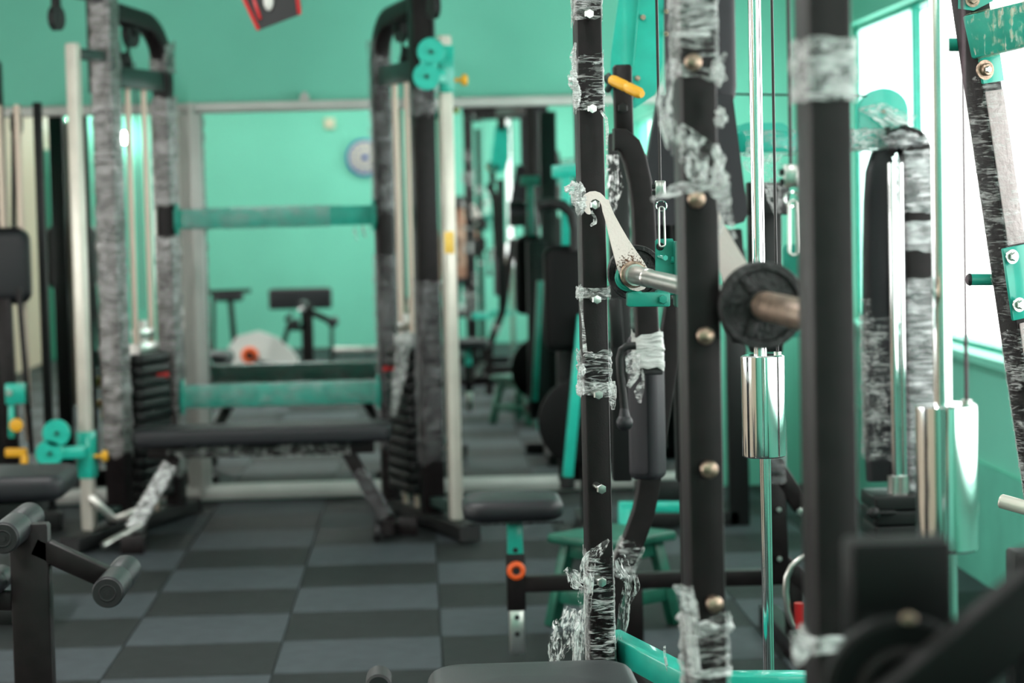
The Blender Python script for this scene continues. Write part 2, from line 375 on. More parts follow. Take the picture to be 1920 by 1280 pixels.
# windows: teal frames, glass, one pane frosted
def pane_mat(name, rough, tint, mixv):
    m = bpy.data.materials.new(name); m.use_nodes = True; n = m.node_tree; n.nodes.clear(); L = n.links.new
    o = n.nodes.new('ShaderNodeOutputMaterial'); t = n.nodes.new('ShaderNodeBsdfTransparent'); t.inputs[0].default_value = (*tint, 1)
    g = n.nodes.new('ShaderNodeBsdfGlossy'); g.inputs['Roughness'].default_value = .05
    l = n.nodes.new('ShaderNodeBsdfTranslucent'); l.inputs[0].default_value = (*tint, 1)
    a = n.nodes.new('ShaderNodeMixShader'); a.inputs[0].default_value = mixv; L(t.outputs[0], a.inputs[1]); L(l.outputs[0], a.inputs[2])
    c = n.nodes.new('ShaderNodeMixShader'); c.inputs[0].default_value = .05; L(a.outputs[0], c.inputs[1]); L(g.outputs[0], c.inputs[2]); L(c.outputs[0], o.inputs[0])
    return m
M['glass'] = pane_mat('window_glass', .02, (.95, .97, .96), 0)
M['frost'] = pane_mat('frosted_glass', .3, (.80, .95, .91), .85)
edges = [WY1, 9.04, 5.0, 3.0, 1.1, WY0]
for k in range(5):
    y1, y0 = edges[k], edges[k+1]; b = MB(); t_ = .018
    b.box((XW+.07, (y0+y1)/2, WZ1-t_/2), (.035, y1-y0, t_)); b.box((XW+.07, (y0+y1)/2, WZ0+t_/2), (.035, y1-y0, t_))
    b.box((XW+.07, y0+t_/2, (WZ0+WZ1)/2), (.035, t_, WZ1-WZ0-2*t_)); b.box((XW+.07, y1-t_/2, (WZ0+WZ1)/2), (.035, t_, WZ1-WZ0-2*t_))
    wn_ = struct('window_%d' % (k+1), b, 'teal_d')
    g = MB(); g.box((XW+.075, (y0+y1)/2, (WZ0+WZ1)/2), (.006, y1-y0-2*t_, WZ1-WZ0-2*t_), bev=.0005)
    p_ = obj('pane', g, 'frost' if k == 0 else 'glass', wn_, smooth=False)
for k in range(2):
    y0 = LY0+(LY1-LY0)*k/2; y1 = y0+(LY1-LY0)/2; b = MB(); t_ = .03
    b.box((XL-.07, (y0+y1)/2, WZ1-t_/2), (.05, y1-y0, t_)); b.box((XL-.07, (y0+y1)/2, WZ0+t_/2), (.05, y1-y0, t_)); b.box((XL-.07, y0+t_/2, (WZ0+WZ1)/2), (.05, t_, WZ1-WZ0-2*t_)); b.box((XL-.07, y1-t_/2, (WZ0+WZ1)/2), (.05, t_, WZ1-WZ0-2*t_))
    wn_ = struct('window_%d' % (k+6), b, 'teal_d'); g = MB(); g.box((XL-.075, (y0+y1)/2, (WZ0+WZ1)/2), (.006, y1-y0-2*t_, WZ1-WZ0-2*t_), bev=.0005); obj('pane', g, 'glass', wn_, smooth=False)
# door on the left wall near the camera end (seen in the mirror)
b = MB(); b.box((XL+.02, -.55, .99), (.04, .86, 1.98)); dr = struct('door_1', b, 'door')
b = MB()
for z in (.55, 1.4): b.box((XL+.045, -.55, z), (.012, .6, .62 if z < 1 else .8))
obj('door_panel', b, 'door', dr)
b = MB(); b.cyl((XL+.04, -.2, 1.0), (XL+.09, -.2, 1.0), .012); b.ball((XL+.1, -.2, 1.0), .028); obj('door_knob', b, 'brushed', dr)

# mirror wall: aluminium frame, two mirror panes
MX0, MX1, MZ0, MZ1 = XL, 1.40, .055, 1.86
zt = P(550, 199, YM).z; zb = P(550, 918, YM).z
b = MB(); b.box(((MX0+MX1)/2, YM-.01, zt), (MX1-MX0, .045, .046)); top_rail = b
mir = thing('wall_mirror', 'wide wall mirror in an aluminium frame on the far teal wall', 'mirror', ((MX0+MX1)/2, YM, 0))
obj('top_rail', b, 'alu', mir)
b = MB(); b.box(((MX0+MX1)/2, YM-.01, zb), (MX1-MX0, .05, .062)); obj('bottom_rail', b, 'alu', mir)
xm = P(365, 560, YM).x
b = MB(); b.box((xm, YM-.016, (zb+zt)/2), (.10, .05, zt-zb-.055)); b.box((xm+.012, YM-.045, (zb+zt)/2+.01), (.03, .02, zt-zb+.03)); obj('mullion', b, 'alu', mir)
b = MB(); b.box((MX1-.02, YM-.01, (zb+zt)/2), (.04, .045, zt-zb-.05)); obj('end_stile', b, 'alu', mir)
for a0, a1 in ((MX0, xm-.04), (xm+.04, MX1-.03)):
    b = MB(); b.box(((a0+a1)/2, YM+.012, (zb+zt)/2), (a1-a0, .006, zt-zb), rz=-.0055, bev=.0003); obj('mirror_glass', b, 'mirror', mir, smooth=False)
pc = P(571, 184, YM); b = MB(); b.box((pc.x, YM-.01, pc.z), (.045, .03, .03)); b.box((pc.x, YM-.005, pc.z+.02), (.02, .02, .02))
single('cable_clip', b, 'alu', 'small grey clip box standing on the mirror top rail', 'clip', loc=(pc.x, YM, pc.z))
b = MB(); pts = [P(x, y, YM+.02) for x, y in ((334, 150), (333, 170), (336, 187))]
# fittings of the added ceiling tubes, all out of view
for i, (x, y) in enumerate(FILL_LAMPS):
    t = thing('fill_ceiling_light', 'added white tube light fitting, out of view on the ceiling over '+('the rear left corner', 'the middle of the rear wall', 'the rear right corner', 'the exercise bike', 'the smith machine', 'the cable towers')[i], 'light', (x, y, ZC), 'added ceiling tube lights')
    b = MB(); b.box((x, y, ZC-.02), (.08, 1.24, .035)); obj('housing', b, 'white', t)
    b = MB(); b.cyl((x, y-.59, ZC-.055), (x, y+.59, ZC-.055), .014, 12); obj('tube', b, 'tube_on', t)
# two bright bulbs on the wall behind the camera and one on the left wall, seen in the mirror
YV = 2*YM-YB
def MP(px, py, yv):
    """a point seen in the mirror at (px,py), at the mirrored distance yv, brought back into the room"""
    p = P(px, py, yv); p.x -= .011*(yv-YM); p.y = 2*(YM+.009)-yv; return p
for (px, py), lb in (((136, 228), 'bright round bulb on the rear wall nearest its left corner'), ((231, 258), 'bright round bulb on the rear wall, the lower one')):
    p = MP(px, py, YV-.12); p.y = YB+.12
    t = thing('wall_bulb', lb, 'lamp', (p.x, YB, p.z))
    b = MB(); b.cyl((p.x, YB, p.z), (p.x, YB+.05, p.z), .04); obj('holder', b, 'white', t)
    b = MB(); b.ball(p, .05); obj('bulb', b, 'bulb', t)

# ================================================================== FUNCTIONAL TRAINER (adjustable cable towers)
XC = -.62
def ft(off, s): return XC+s*off
TR = thing('functional_trainer', 'twin-tower cable machine with wrapped posts before the mirror', 'gym machine', (XC, 9.7, 0))
CO, FP, RP = (.75, 9.2), (.655, 9.45), (.475, 9.95)
def z_at(px, py, Y): return P(px, py, Y).z
zu = z_at(510, 407, 9.95); zl = z_at(520, 738, 9.95)
proto_plate = {}
for s in (-1, 1):
    rp = V((ft(RP[0], s), RP[1], 0)); fp = V((ft(FP[0], s), FP[1], 0)); co = V((ft(CO[0], s), CO[1], 0))
    dr_ = (rp-fp).normalized(); side = V((-dr_.y, dr_.x, 0))
    # feet
    b = MB(); b.bar(V((ft(.80, s), 9.0, .04)), V((ft(.43, s), 10.15, .04)), .085, .06, side); fo = obj('foot', b, 'dark', TR)
    b = MB()
    for e, tt in ((V((ft(.80, s), 9.0, .04)), -dr_), (V((ft(.43, s), 10.15, .04)), dr_)): b.bar(e, e+tt*.012, .09, .065, side)
    obj('foot_cap', b, 'cap', fo)
    # rear post bending over to the front at the top
    pts = [rp+Z*.06, rp+Z*.6, rp+Z*1.3, rp+Z*1.92]
    for k in range(1, 9):
        a = math.pi/2*k/8; pts.append(rp+Z*(1.98+.2*math.sin(a))-dr_*(.2*(1-math.cos(a))))
    pts += [fp+Z*2.2+dr_*.05, fp+Z*2.22]
    b = MB(); b.sweep(pts, rrect(.075, .085, .02, 3), side); obj('rear_post', b, 'black', TR)
    b = MB(); b.bar(fp+Z*.06, fp+Z*2.4, .085, .085, side); obj('front_post', b, 'black', TR)
    # film round the posts
    if s < 0:
        runs_f = [(.35, 2.35, 'film_far')]; runs_r = [(.2, 1.26, 'film_far'), (1.38, 1.86, 'film_far'), (1.97, 2.1, 'film_far')]
    else:
        runs_f = [(.28, 1.05, 'film_g'), (1.74, 1.86, 'film_g')]; runs_r = [(.3, 1.15, 'film_g'), (1.33, 2.1, 'film_g')]
    for k, (z0, z1, mm) in enumerate(runs_f):
        b = MB(); b.wrapt(fp+Z*z0, fp+Z*z1, .09, .09, side, amp=.012, step=.016, fold=14, seed=s+k*3+5, nper=6, ragged=.03); obj('stretch_film', b, mm, TR, 'clear stretch film round the front post')
    for k, (z0, z1, mm) in enumerate(runs_r):
        b = MB(); b.wrapt(rp+Z*z0, rp+Z*z1, .08, .09, side, amp=.012, step=.016, fold=14, seed=s+k*3+15, nper=6, ragged=.03); obj('stretch_film', b, mm, TR, 'clear stretch film round the rear post')
    # guide column (pale steel tube) and its brackets
    b = MB(); b.bar(co+Z*.07, co+Z*2.05, .05, .05, side, bev=.008); obj('guide_column', b, 'galv', TR)
    b = MB(); b.bar(co+Z*2.01+dr_*.03, fp+Z*2.01, .04, .055, Z); b.bar(co+Z*.12+dr_*.03, fp+Z*.12, .04, .055, Z); obj('column_bracket', b, 'dgreen', TR)
    b = MB(); b.bar(fp+Z*1.93-dr_*.01, rp+Z*1.93, .085, .05, Z); b.cyl(rp+Z*1.93-side*s*.04, rp+Z*1.93-side*s*.06, .03, 18); obj('top_beam', b, 'dgreen', TR)
    b = MB(); c = fp+side*s*-.047; b.plate([c+Z*z+dr_*q for q, z in ((-.05, 1.86), (.1, 1.86), (.1, 2.02), (.03, 2.2), (-.05, 2.3))], side*.008); obj('gusset', b, 'dgreen', TR)
    # pulleys in the arch
    for k, (q, z, r) in enumerate(((.2, 2.12, .06), (.14, 1.985, .055))):
        c = fp+dr_*q*1.2+Z*z; b = MB(); b.lathe(c-side*.014, side, [(.012, 0), (r, 0), (r, .004), (r-.008, .010), (r-.008, .018), (r, .024), (r, .028), (.012, .028)], 26)
        pu = obj('pulley', b, 'cap', TR)
        b = MB(); b.cyl(c-side*.03, c+side*.03, .01, 12); b.bar(c-side*.022, c-side*.022+Z*.1, .03, .004, dr_); b.bar(c+side*.022, c+side*.022+Z*.1, .03, .004, dr_); obj('pulley_bracket', b, 'dark', pu)
    # outer hanging pulley and cable to the carriage
    pp = P(106, 34, 9.05) if s < 0 else P(813, 12, 9.05)
    b = MB(); b.lathe(pp-side*.013, side, [(.01, 0), (.05, 0), (.05, .004), (.043, .01), (.043, .016), (.05, .022), (.05, .026), (.01, .026)], 26); pu = obj('pulley', b, 'cap', TR)
    b = MB(); b.bar(pp-Z*.02, pp+Z*.13, .03, .034, side); obj('pulley_bracket', b, 'dark', pu)
    b = MB(); b.bar(pp+Z*.12, V((fp.x, fp.y, pp.z+.12)), .05, .05, Z); obj('head_beam', b, 'dark', TR)
    # guide rods and weight stack
    rc = (fp+rp)/2
    for q in (-.075, .075):
        b = MB(); b.cyl(rc+dr_*q*1.0+Z*.07, rc+dr_*q+Z*1.905, .0125, 14); obj('guide_rod', b, 'cream_rod', TR)
    b = MB(); b.cyl(rc+Z*.95, rc+Z*2.0, .003, 8); obj('cable', b, 'cable', TR)
    bb = MB(); bb.cushion(V((0, 0, 0)), .30, .115, .047, ref=dr_, rnd=.014, corner=.03, puff=.0)
    bb.v = [v+ORG[TR.name] for v in bb.v]
    first = obj('weight_plate', bb, 'dark', TR)
    for k in range(13):
        o = first if k == 0 else again(first, (0, 0, 0)); o.location = V((rc.x, rc.y, .155+.0485*k))-ORG[TR.name]
    b = MB(); b.bar(rc+Z*.78-dr_*.09, rc+Z*.78+dr_*.09, .06, .05, side); b.cyl(rc+Z*.74, rc+Z*.9, .02, 14)
    b.bar(rc+Z*.845-dr_*.07, rc+Z*.845+dr_*.07, .045, .04, side); obj('stack_head', b, 'brushed', TR, 'steel head on top of the weight stack')
    b = MB(); q = rc+Z*.665-side*s*-.06
    b.cyl(q, q-side*s*-.035, .008, 10); b.ball(q-side*s*-.04, .014); obj('selector_pin', b, 'red', TR, 'red selector pin')
    # pulley carriage
    if s < 0: zc, k0 = z_at(150, 850, 9.2), [(106, 812), (93, 850)]
    else: zc, k0 = z_at(818, 128, 9.2), [(808, 97), (800, 143)]
    b = MB(); b.bar(co+Z*(zc-.10), co+Z*(zc+.09), .062, .062, side); ca = obj('pulley_carriage', b, 'teal', TR, 'bright teal sliding pulley carriage')
    b = MB()
    for (px, py) in k0:
        c = P(px, py, 9.1); b.cyl(c-Y_*.012, c+Y_*.012, .056, 28, bev=.003); b.cyl(c-Y_*.02, c-Y_*.01, .012, 12)
    c0, c1 = P(*k0[0], 9.1), P(*k0[1], 9.1); b.bar(c0, c1, .07, .022, X); b.bar(c1, V((co.x, 9.13, c1.z)), .05, .02, Z)
    obj('pulley_cover', b, 'teal', ca)
    b = MB()
    for (px, py) in k0: c = P(px, py, 9.078); b.cyl(c, c+Y_*.005, .009, 12)
    obj('cover_bolt', b, 'dark', ca)
    kx = V((co.x+.03, 9.19, zc-.012)) if s < 0 else V((co.x+.035, 9.19, zc-.05))
    b = MB(); b.cyl(kx, kx+X*.03, .008, 12); b.lathe(kx+X*.03, X, [(.016, 0), (.023, .006), (.024, .018), (.018, .026), (.004, .028)], 18); obj('pull_knob', b, 'yellow', ca, 'yellow pull knob')
# cross bars
xr0, xr1 = ft(RP[0], -1), ft(RP[0], 1)
for z, hgt, run in ((zu, .085, (.02, .78)), (zl, .10, (.0, 1.0))):
    b = MB(); b.bar((xr0+.03, 9.94, z), (xr1-.03, 9.94, z), hgt, .05, Z); cb = obj('cross_bar', b, 'teal_d', TR, 'teal cross bar joining the towers')
    b = MB(); L0 = xr0+.05+(xr1-xr0-.1)*run[0]; L1 = xr0+.05+(xr1-xr0-.1)*run[1]
    b.wrapt((L0, 9.94, z), (L1, 9.94, z), hgt+.004, .055, Z, amp=.006, step=.012, fold=20, seed=z*3, nper=5); obj('stretch_film', b, 'film_g', cb)
    b = MB(); b.box((xr0+.045, 9.94, z), (.012, .08, hgt+.05)); b.box((xr1-.045, 9.94, z), (.012, .08, hgt+.05)); obj('end_flange', b, 'teal_d', cb)
b = MB(); p = P(665, 425, 9.93); b.sheet([p, p-Z*.03, p-Z*.06+X*.01], [.012, .014, .006], X, seed=2); p = P(680, 424, 9.93); b.sheet([p, p-Z*.025, p-Z*.05+X*.012], [.012, .012, .005], X, seed=5); obj('film_tail', b, 'film_w', TR)
b = MB(); c = V((ft(CO[0], 1), 9.172, P(823, 455, 9.17).z)); b.box(c, (.04, .003, .09)); obj('sticker', b, 'sticker', TR, 'yellow sticker on the right guide column')
p = P(762, 640, 9.5); b = MB(); b.knot(p, .05, 3, (1.1, .8, .8)); b.sheet([p, P(748, 700, 9.5), P(738, 780, 9.5)], [.05, .06, .02], X, amp=.02, seed=4); obj('film_tail', b, 'film_w', TR)

# ================================================================== FLAT BENCH before the trainer
BN = thing('flat_bench', 'flat black weight bench with wrapped legs standing between the cable towers', 'bench', (-.66, 9.25, 0))
pz = .475
b = MB(); b.cushion((-.655, 9.27, pz-.035), 1.06, .27, .07, rnd=.02, corner=.05); obj('pad', b, 'vinyl', BN)
b = MB(); b.bar((-1.13, 9.27, pz-.10), (-.2, 9.27, pz-.10), .05, .05, Z); fr = obj('frame_beam', b, 'black', BN)
b = MB(); b.wrapt((-1.05, 9.27, pz-.10), (-.3, 9.27, pz-.10), .053, .053, Z, amp=.006, step=.012, seed=3); obj('stretch_film', b, 'film', fr)
l0, l1 = V((-1.02, 9.25, pz-.12)), V((-1.19, 9.12, .07))
b = MB(); b.bar(l0, l1, .055, .055, Y_); lg = obj('leg', b, 'black', BN)
b = MB(); b.wrapt(l0.lerp(l1, .12), l0.lerp(l1, .98), .058, .058, Y_, amp=.007, step=.01, seed=8); obj('stretch_film', b, 'film_w', lg)
l0, l1 = V((-.32, 9.28, pz-.1)), V((-.155, 9.32, .06))
b = MB(); b.bar(l0, l1, .055, .055, Y_); lg = obj('leg', b, 'black', BN)
b = MB(); b.wrapt(l0.lerp(l1, .3), l0.lerp(l1, .95), .058, .058, Y_, amp=.007, step=.01, seed=9); obj('stretch_film', b, 'film_g', lg)
b = MB(); b.bar((-1.19, 9.0, .04), (-1.19, 9.42, .04), .055, .055, X); b.box((-1.17, 9.0, .035), (.09, .07, .07)); obj('front_foot', b, 'black', BN)
b = MB(); b.bar((-.15, 9.14, .045), (-.15, 9.5, .045), .05, .05, X); b.box((-.07, 9.3, .035), (.075, .07, .07)); b.bar((-.15, 9.3, .04), (-.08, 9.3, .04), .04, .04, Z); obj('rear_foot', b, 'black', BN)
b = MB(); b.cyl((-.21, 9.16, .035), (-.18, 9.16, .035), .035, 20, bev=.004); b.cyl((-.21, 9.48, .035), (-.18, 9.48, .035), .035, 20, bev=.004); obj('wheel', b, 'cap', BN)
b = MB(); b.cyl(P(193, 1023, 8.95), P(262, 985, 9.1), .014, 14); obj('pull_handle', b, 'brushed', BN, 'bare steel handle bar')
b = MB(); b.bar(P(170, 930, 9.15), P(215, 975, 9.15), .02, .03, Y_); b.bar(P(215, 975, 9.15), P(262, 955, 9.15), .02, .03, Y_); obj('brace', b, 'brushed', BN)

# black box with red edges hanging high
HB = P(508, -40, 8.2)
t = thing('hanging_box', 'black box with red edges hanging tilted under the ceiling', 'speaker', (HB.x, HB.y, ZC))
ps = [P(x, y, 8.2) for x, y in ((430, -60), (485, 57), (562, 28), (548, -80))]
b = MB(); b.plate(ps, V((0, .16, .03))); obj('body', b, 'bag', t)
b = MB()
for a_, c_ in ((0, 1), (2, 3)): b.bar(ps[a_]-Y_*.004, ps[c_]-Y_*.004, .014, .012, X)
b.bar(P(476, 0, 8.19), P(488, 36, 8.19), .012, .006, X); b.bar(P(471, -60, 8.19), P(476, 0, 8.19), .012, .006, X); obj('red_edge', b, 'red', t, 'red edging strip')
b = MB(); c = P(503, 0, 8.185); b.lathe(c+Y_*.01, -Y_, [(.03, 0), (.028, .006), (.018, .010), (.004, .012)], 20); b.v = [c+V(((v.x-c.x)*.6, v.y-c.y, (v.z-c.z)*1.3)) for v in b.v]; obj('badge', b, 'alu', t, 'grey badge on the front')
b = MB(); b.cyl((HB.x, 8.28, HB.z), (HB.x, 8.28, ZC), .006, 8); obj('hanger', b, 'dark', t)

# ================================================================== LEFT SIDE
# roller stand in the left foreground
Yr = 4.95
t = thing('roller_stand', 'black leg-roller stand with angled arm and padded rollers at the front left', 'gym stand', (P(52, 1200, Yr).x, Yr, 0))
pt = P(60, 985, Yr); pb = V((P(55, 1150, Yr).x, Yr, .05))
b = MB(); b.bar(V((pt.x-.005, Yr, .05)), V((pt.x-.005, Yr, pt.z+.005)), .085, .05, X, bev=.005); obj('post', b, 'black', t)
b = MB(); b.bar((pt.x-.35, Yr, .035), (pt.x+.25, Yr, .035), .06, .06, Z); b.bar((pt.x, Yr-.1, .035), (pt.x, Yr+.35, .035), .06, .06, Z); obj('base', b, 'black', t)
a0, a1 = P(64, 1020, Yr), P(222, 1092, Yr)
b = MB(); b.bar(a0, a1, .045, .05, Z, bev=.005); obj('arm', b, 'black', t)
def roller(c, ln, r, nm):
    b = MB(); b.lathe(c-Y_*ln/2, Y_, [(r*.8, 0), (r, .008), (r, ln*.47), (r*.95, ln*.485), (r*.95, ln*.515), (r, ln*.53), (r, ln-.008), (r*.8, ln)], 30); q = obj(nm, b, 'vinyl', t)
    b = MB(); b.lathe(c-Y_*(ln/2+.004), Y_, [(r*.9, 0), (r*.93, .004), (r*.5, .003)], 30); b.torus(c-Y_*(ln/2+.004), r*.5, .002, Y_); b.cyl(c-Y_*(ln/2+.007), c-Y_*(ln/2), r*.2, 12); obj('end_cap', b, 'cap', q)
    return q
roller(P(220, 1088, Yr), .32, .034, 'roller'); roller(P(32, 988, Yr), .34, .034, 'roller')
c = P(62, 985, Yr+.18); b = MB(); b.lathe(c-Y_*.02, Y_, [(.012, 0), (.022, .01), (.022, .04), (.008, .05)], 18); obj('end_knob', b, 'chrome', t)
b = MB(); b.bar(P(-60, 1125, Yr), P(40, 1125, Yr), .04, .04, Z); obj('side_arm', b, 'black', t)
roller(P(-10, 1092, Yr), .2, .026, 'roller')

# low padded bench at the left edge
t = thing('padded_bench', 'black padded bench cut by the left edge above the roller stand', 'bench', (P(20, 960, 7.4).x, 7.4, 0))
c = P(20, 905, 7.5); b = MB(); b.cushion(c, .40, .42, .085, rnd=.03, corner=.06); obj('pad', b, 'vinyl', t)
b = MB(); b.box(c-Z*.075+X*-.05, (.30, .3, .06)); obj('seat_frame', b, 'dark', t)
b = MB()
for dx in (-.15, .03): b.bar(V((c.x+dx, 7.5, .03)), V((c.x+dx, 7.5, c.z-.1)), .05, .05, X)
b.bar((c.x-.2, 7.5, .03), (c.x+.1, 7.5, .03), .05, .05, Z); obj('leg_frame', b, 'dark', t)

# second cable station at the far left
t = thing('cable_station', 'dark cable station at the far left edge with teal clamp', 'gym machine', (P(10, 900, 9.75).x, 9.75, 0))
x0 = P(18, 640, 9.75).x
b = MB(); b.bar((x0-.03, 9.75, .05), (x0-.03, 9.75, 2.02), .07, .08, X); b.bar((x0+.13, 9.9, .05), (x0+.13, 9.9, 1.85), .035, .05, X); b.bar((x0-.3, 9.75, .04), (x0+.2, 9.75, .04), .08, .08, Z); obj('post', b, 'dark', t)
b = MB()
for px in (42, 8): q = P(px, 400, 9.7).x; b.cyl((q, 9.66, .4), (q, 9.66, 1.83), .015, 12)
obj('guide_rod', b, 'cream_rod', t)
b = MB(); b.cyl(P(22, 232, 9.7), P(40, 232, 9.7), .05, 22, bev=.006); b.bar(P(26, 240, 9.72), P(26, 440, 9.72), .02, .02, X); obj('pulley', b, 'cap', t)
b = MB(); b.cushion(P(0, 500, 9.6), .26, .12, .32, rnd=.05, corner=.05); b.bar(P(20, 500, 9.6), P(50, 480, 9.6), .05, .05, Z); obj('back_pad', b, 'vinyl', t)
b = MB(); b.bar(P(8, 560, 9.55), P(24, 880, 9.55), .06, .05, X); b.bar(P(35, 540, 9.5), P(60, 850, 9.5), .02, .03, X); obj('lever', b, 'black', t)
b = MB(); b.box(P(30, 737, 9.45), (.08, .06, .085)); b.bar(P(22, 755, 9.45), P(22, 820, 9.45), .025, .03, X); cl = obj('clamp', b, 'teal', t)
b = MB(); q = P(18, 736, 9.41); b.cyl(q, q-Y_*.012, .012, 14); obj('clamp_bolt', b, 'zinc', cl)
b = MB(); b.lathe(P(32, 796, 9.42), -Y_, [(.012, 0), (.028, .01), (.028, .025), (.006, .03)], 18); obj('knob', b, 'yellow', t, 'yellow round knob')
b = MB(); b.bar(P(10, 848, 9.4), P(50, 848, 9.4), .035, .03, Z); b.bar(P(46, 852, 9.4), P(46, 882, 9.4), .03, .03, X); obj('foot_rest', b, 'yellow', t, 'yellow bent foot rest')

# seen only in the mirror: exercise bike, bench and stacked bars left of the camera
t0 = MP(500, 710, 18.6)
t = thing('exercise_bike', 'white and black exercise bike with an orange wheel hub', 'exercise bike', (t0.x, t0.y, 0))
yb = t0.y
def QX(px, py): p = MP(px, py, 2*(YM+.009)-yb); return p
b = MB(); b.plate([QX(x, y) for x, y in ((428, 688), (430, 650), (445, 630), (485, 620), (520, 632), (548, 655), (560, 672), (558, 690), (500, 694))], V((0, .10, 0))); obj('housing', b, 'white', t)
b = MB(); c = QX(470, 665)+Y_*.10; b.torus(c, .05, .022, Y_); obj('hub_ring', b, 'orange', t, 'orange hub ring')
b = MB(); b.cyl(c-Y_*.01, c+Y_*.03, .03); b.bar(c+Y_*.03, c+Y_*.03+V((.1, 0, -.05)), .02, .02, Y_); b.box(c+V((.12, .07, -.06)), (.09, .1, .025)); obj('pedal', b, 'dark', t)
b = MB(); b.bar(QX(450, 700)+Y_*.05, QX(590, 700)+Y_*.05, .06, .06, Z); b.bar(QX(440, 705)-Y_*.2, QX(440, 705)+Y_*.25, .05, .05, Z); b.bar(QX(600, 705)-Y_*.2, QX(600, 705)+Y_*.25, .05, .05, Z); obj('base', b, 'dark', t)
b = MB(); b.bar(QX(440, 640)+Y_*.05, QX(432, 555)+Y_*.05, .045, .045, Y_); b.bar(QX(530, 650)+Y_*.05, QX(545, 600)+Y_*.05, .04, .04, Y_); obj('frame', b, 'dark', t)
b = MB(); b.cushion(QX(430, 556)+Y_*.05, .24, .2, .07, rnd=.03, corner=.07); obj('seat', b, 'vinyl', t)
b = MB(); b.sweep([QX(545, 600)-Y_*.2+Z*.05, QX(540, 596)-Y_*.18, QX(545, 600)+Y_*.05, QX(540, 596)+Y_*.28, QX(545, 600)+Y_*.3+Z*.05], circ(.014, 10), Z); obj('handlebar', b, 'dark', t)
t0 = MP(575, 700, 17.9); yb = t0.y-.0
t = thing('preacher_bench', 'black padded arm bench on a single post beside the exercise bike', 'bench', (t0.x-.05, t0.y, 0))
b = MB(); b.cushion(QX(563, 560), .50, .12, .16, rnd=.02, corner=.03); obj('arm_pad', b, 'vinyl', t)
b = MB(); b.bar(QX(577, 578), V((QX(577, 700).x, yb, .04)), .075, .06, X); b.bar(QX(622, 596), V((QX(622, 700).x, yb, .04)), .03, .04, X); b.bar(V((t0.x-.35, yb, .03)), V((t0.x+.3, yb, .03)), .06, .06, Z); obj('post', b, 'dark', t)
b = MB(); b.bar(QX(392, 548), QX(470, 545), .035, .035, Z); b.bar(QX(400, 548), QX(400, 690), .03, .03, X); obj('side_rail', b, 'dark', t)
t0 = MP(660, 680, 21.0); t = thing('low_bench', 'low grey bench frame along the rear wall', 'bench', (t0.x+.05, t0.y, 0)); yb = t0.y
b = MB(); b.bar(QX(620, 655), QX(840, 652), .05, .12, Z); b.bar(QX(620, 676), QX(840, 672), .04, .04, Z); obj('frame', b, 'brushed', t)
b = MB()
for px in (630, 690, 760, 830): q = QX(px, 655); b.bar(q, V((q.x, q.y, .0)), .04, .04, X)
obj('legs_frame', b, 'dark', t)
t0 = MP(650, 700, 15.4); yb = t0.y
# wall fan and switch on the rear wall
c = MP(684, 295, YV-.02); c.y = YB+.03
t = thing('wall_fan', 'round cream and blue wall fan on the rear wall', 'fan', (c.x, YB, c.z))
b = MB(); b.lathe(c-Y_*.03, Y_, [(.05, 0), (.15, .02), (.16, .05), (.12, .07), (.03, .075)], 32); obj('body', b, 'cream', t)
b = MB(); b.torus(c+Y_*.03, .17, .012, Y_); b.torus(c+Y_*.05, .11, .005, Y_)
for k in range(14): a = k*math.pi/7; b.cyl(c+Y_*.055, c+V((math.cos(a)*.17, .03, math.sin(a)*.17)), .003, 6)
obj('guard', b, 'blue', t)
c = MP(618, 231, YV); b = MB(); b.box((c.x, YB+.02, c.z), (.10, .04, .10)); single('junction_box', b, 'cream', 'small square cream box high on the rear wall', 'box', loc=(c.x, YB, c.z))

# ================================================================== RIGHT: machines between the rack and the mirror
# --- press machine right before the mirror (teal slanted tubes, black columns)
t = thing('press_machine', 'black press machine with slanted teal tubes behind the nearest rack post', 'gym machine', (P(1080, 900, 8.9).x, 8.9, 0))
Yp = 8.9
b = MB(); b.bar(P(1093, 590, Yp), P(1064, 893, Yp), .042, .05, X); b.bar(P(1064, 560, Yp+.5), P(1050, 840, Yp+.5), .03, .04, X); obj('slanted_tube', b, 'teal', t)
b = MB(); b.cyl(P(1064, 893, Yp), P(1064, 915, Yp), .03, 18); b.bar(V((P(1060, 920, Yp).x-.02, Yp, .03)), V((P(1200, 920, Yp).x, Yp, .03)), .06, .06, Z); b.bar(V((P(1110, 920, Yp).x, Yp-.5, .03)), V((P(1110, 920, Yp).x, Yp+.6, .03)), .06, .06, X); obj('base', b, 'dark', t)
b = MB(); b.bar(V((P(1110, 920, Yp+.2).x, Yp+.2, .03)), V((P(1100, 300, Yp+.2).x, Yp+.2, 1.85)), .09, .08, X); b.bar(P(1064, 470, Yp+.3), P(1070, 900, Yp+.3), .10, .07, X); obj('column', b, 'dark', t)
q = P(1380, 640, 9.3); b = MB(); b.bar(V((q.x, 9.3, .0)), V((q.x, 9.3, 1.15)), .085, .06, X); b.bar((P(1200, 920, Yp).x, 9.3, .03), (q.x, 9.3, .03), .06, .06, Z); obj('side_column', b, 'dark', t)
c = P(1092, 790, Yp+.15); b = MB(); b.lathe(c-Y_*.03, Y_, [(.03, 0), (.16, .0), (.18, .01), (.18, .05), (.16, .06), (.03, .06)], 36); obj('cam_disc', b, 'soot', t)
b = MB(); b.bar(P(1035, 322, Yp+.1), P(1130, 318, Yp+.1), .05, .05, Z); b.bar(P(1060, 322, Yp+.1), P(1062, 470, Yp+.1), .04, .04, X); obj('cross_arm', b, 'teal', t)
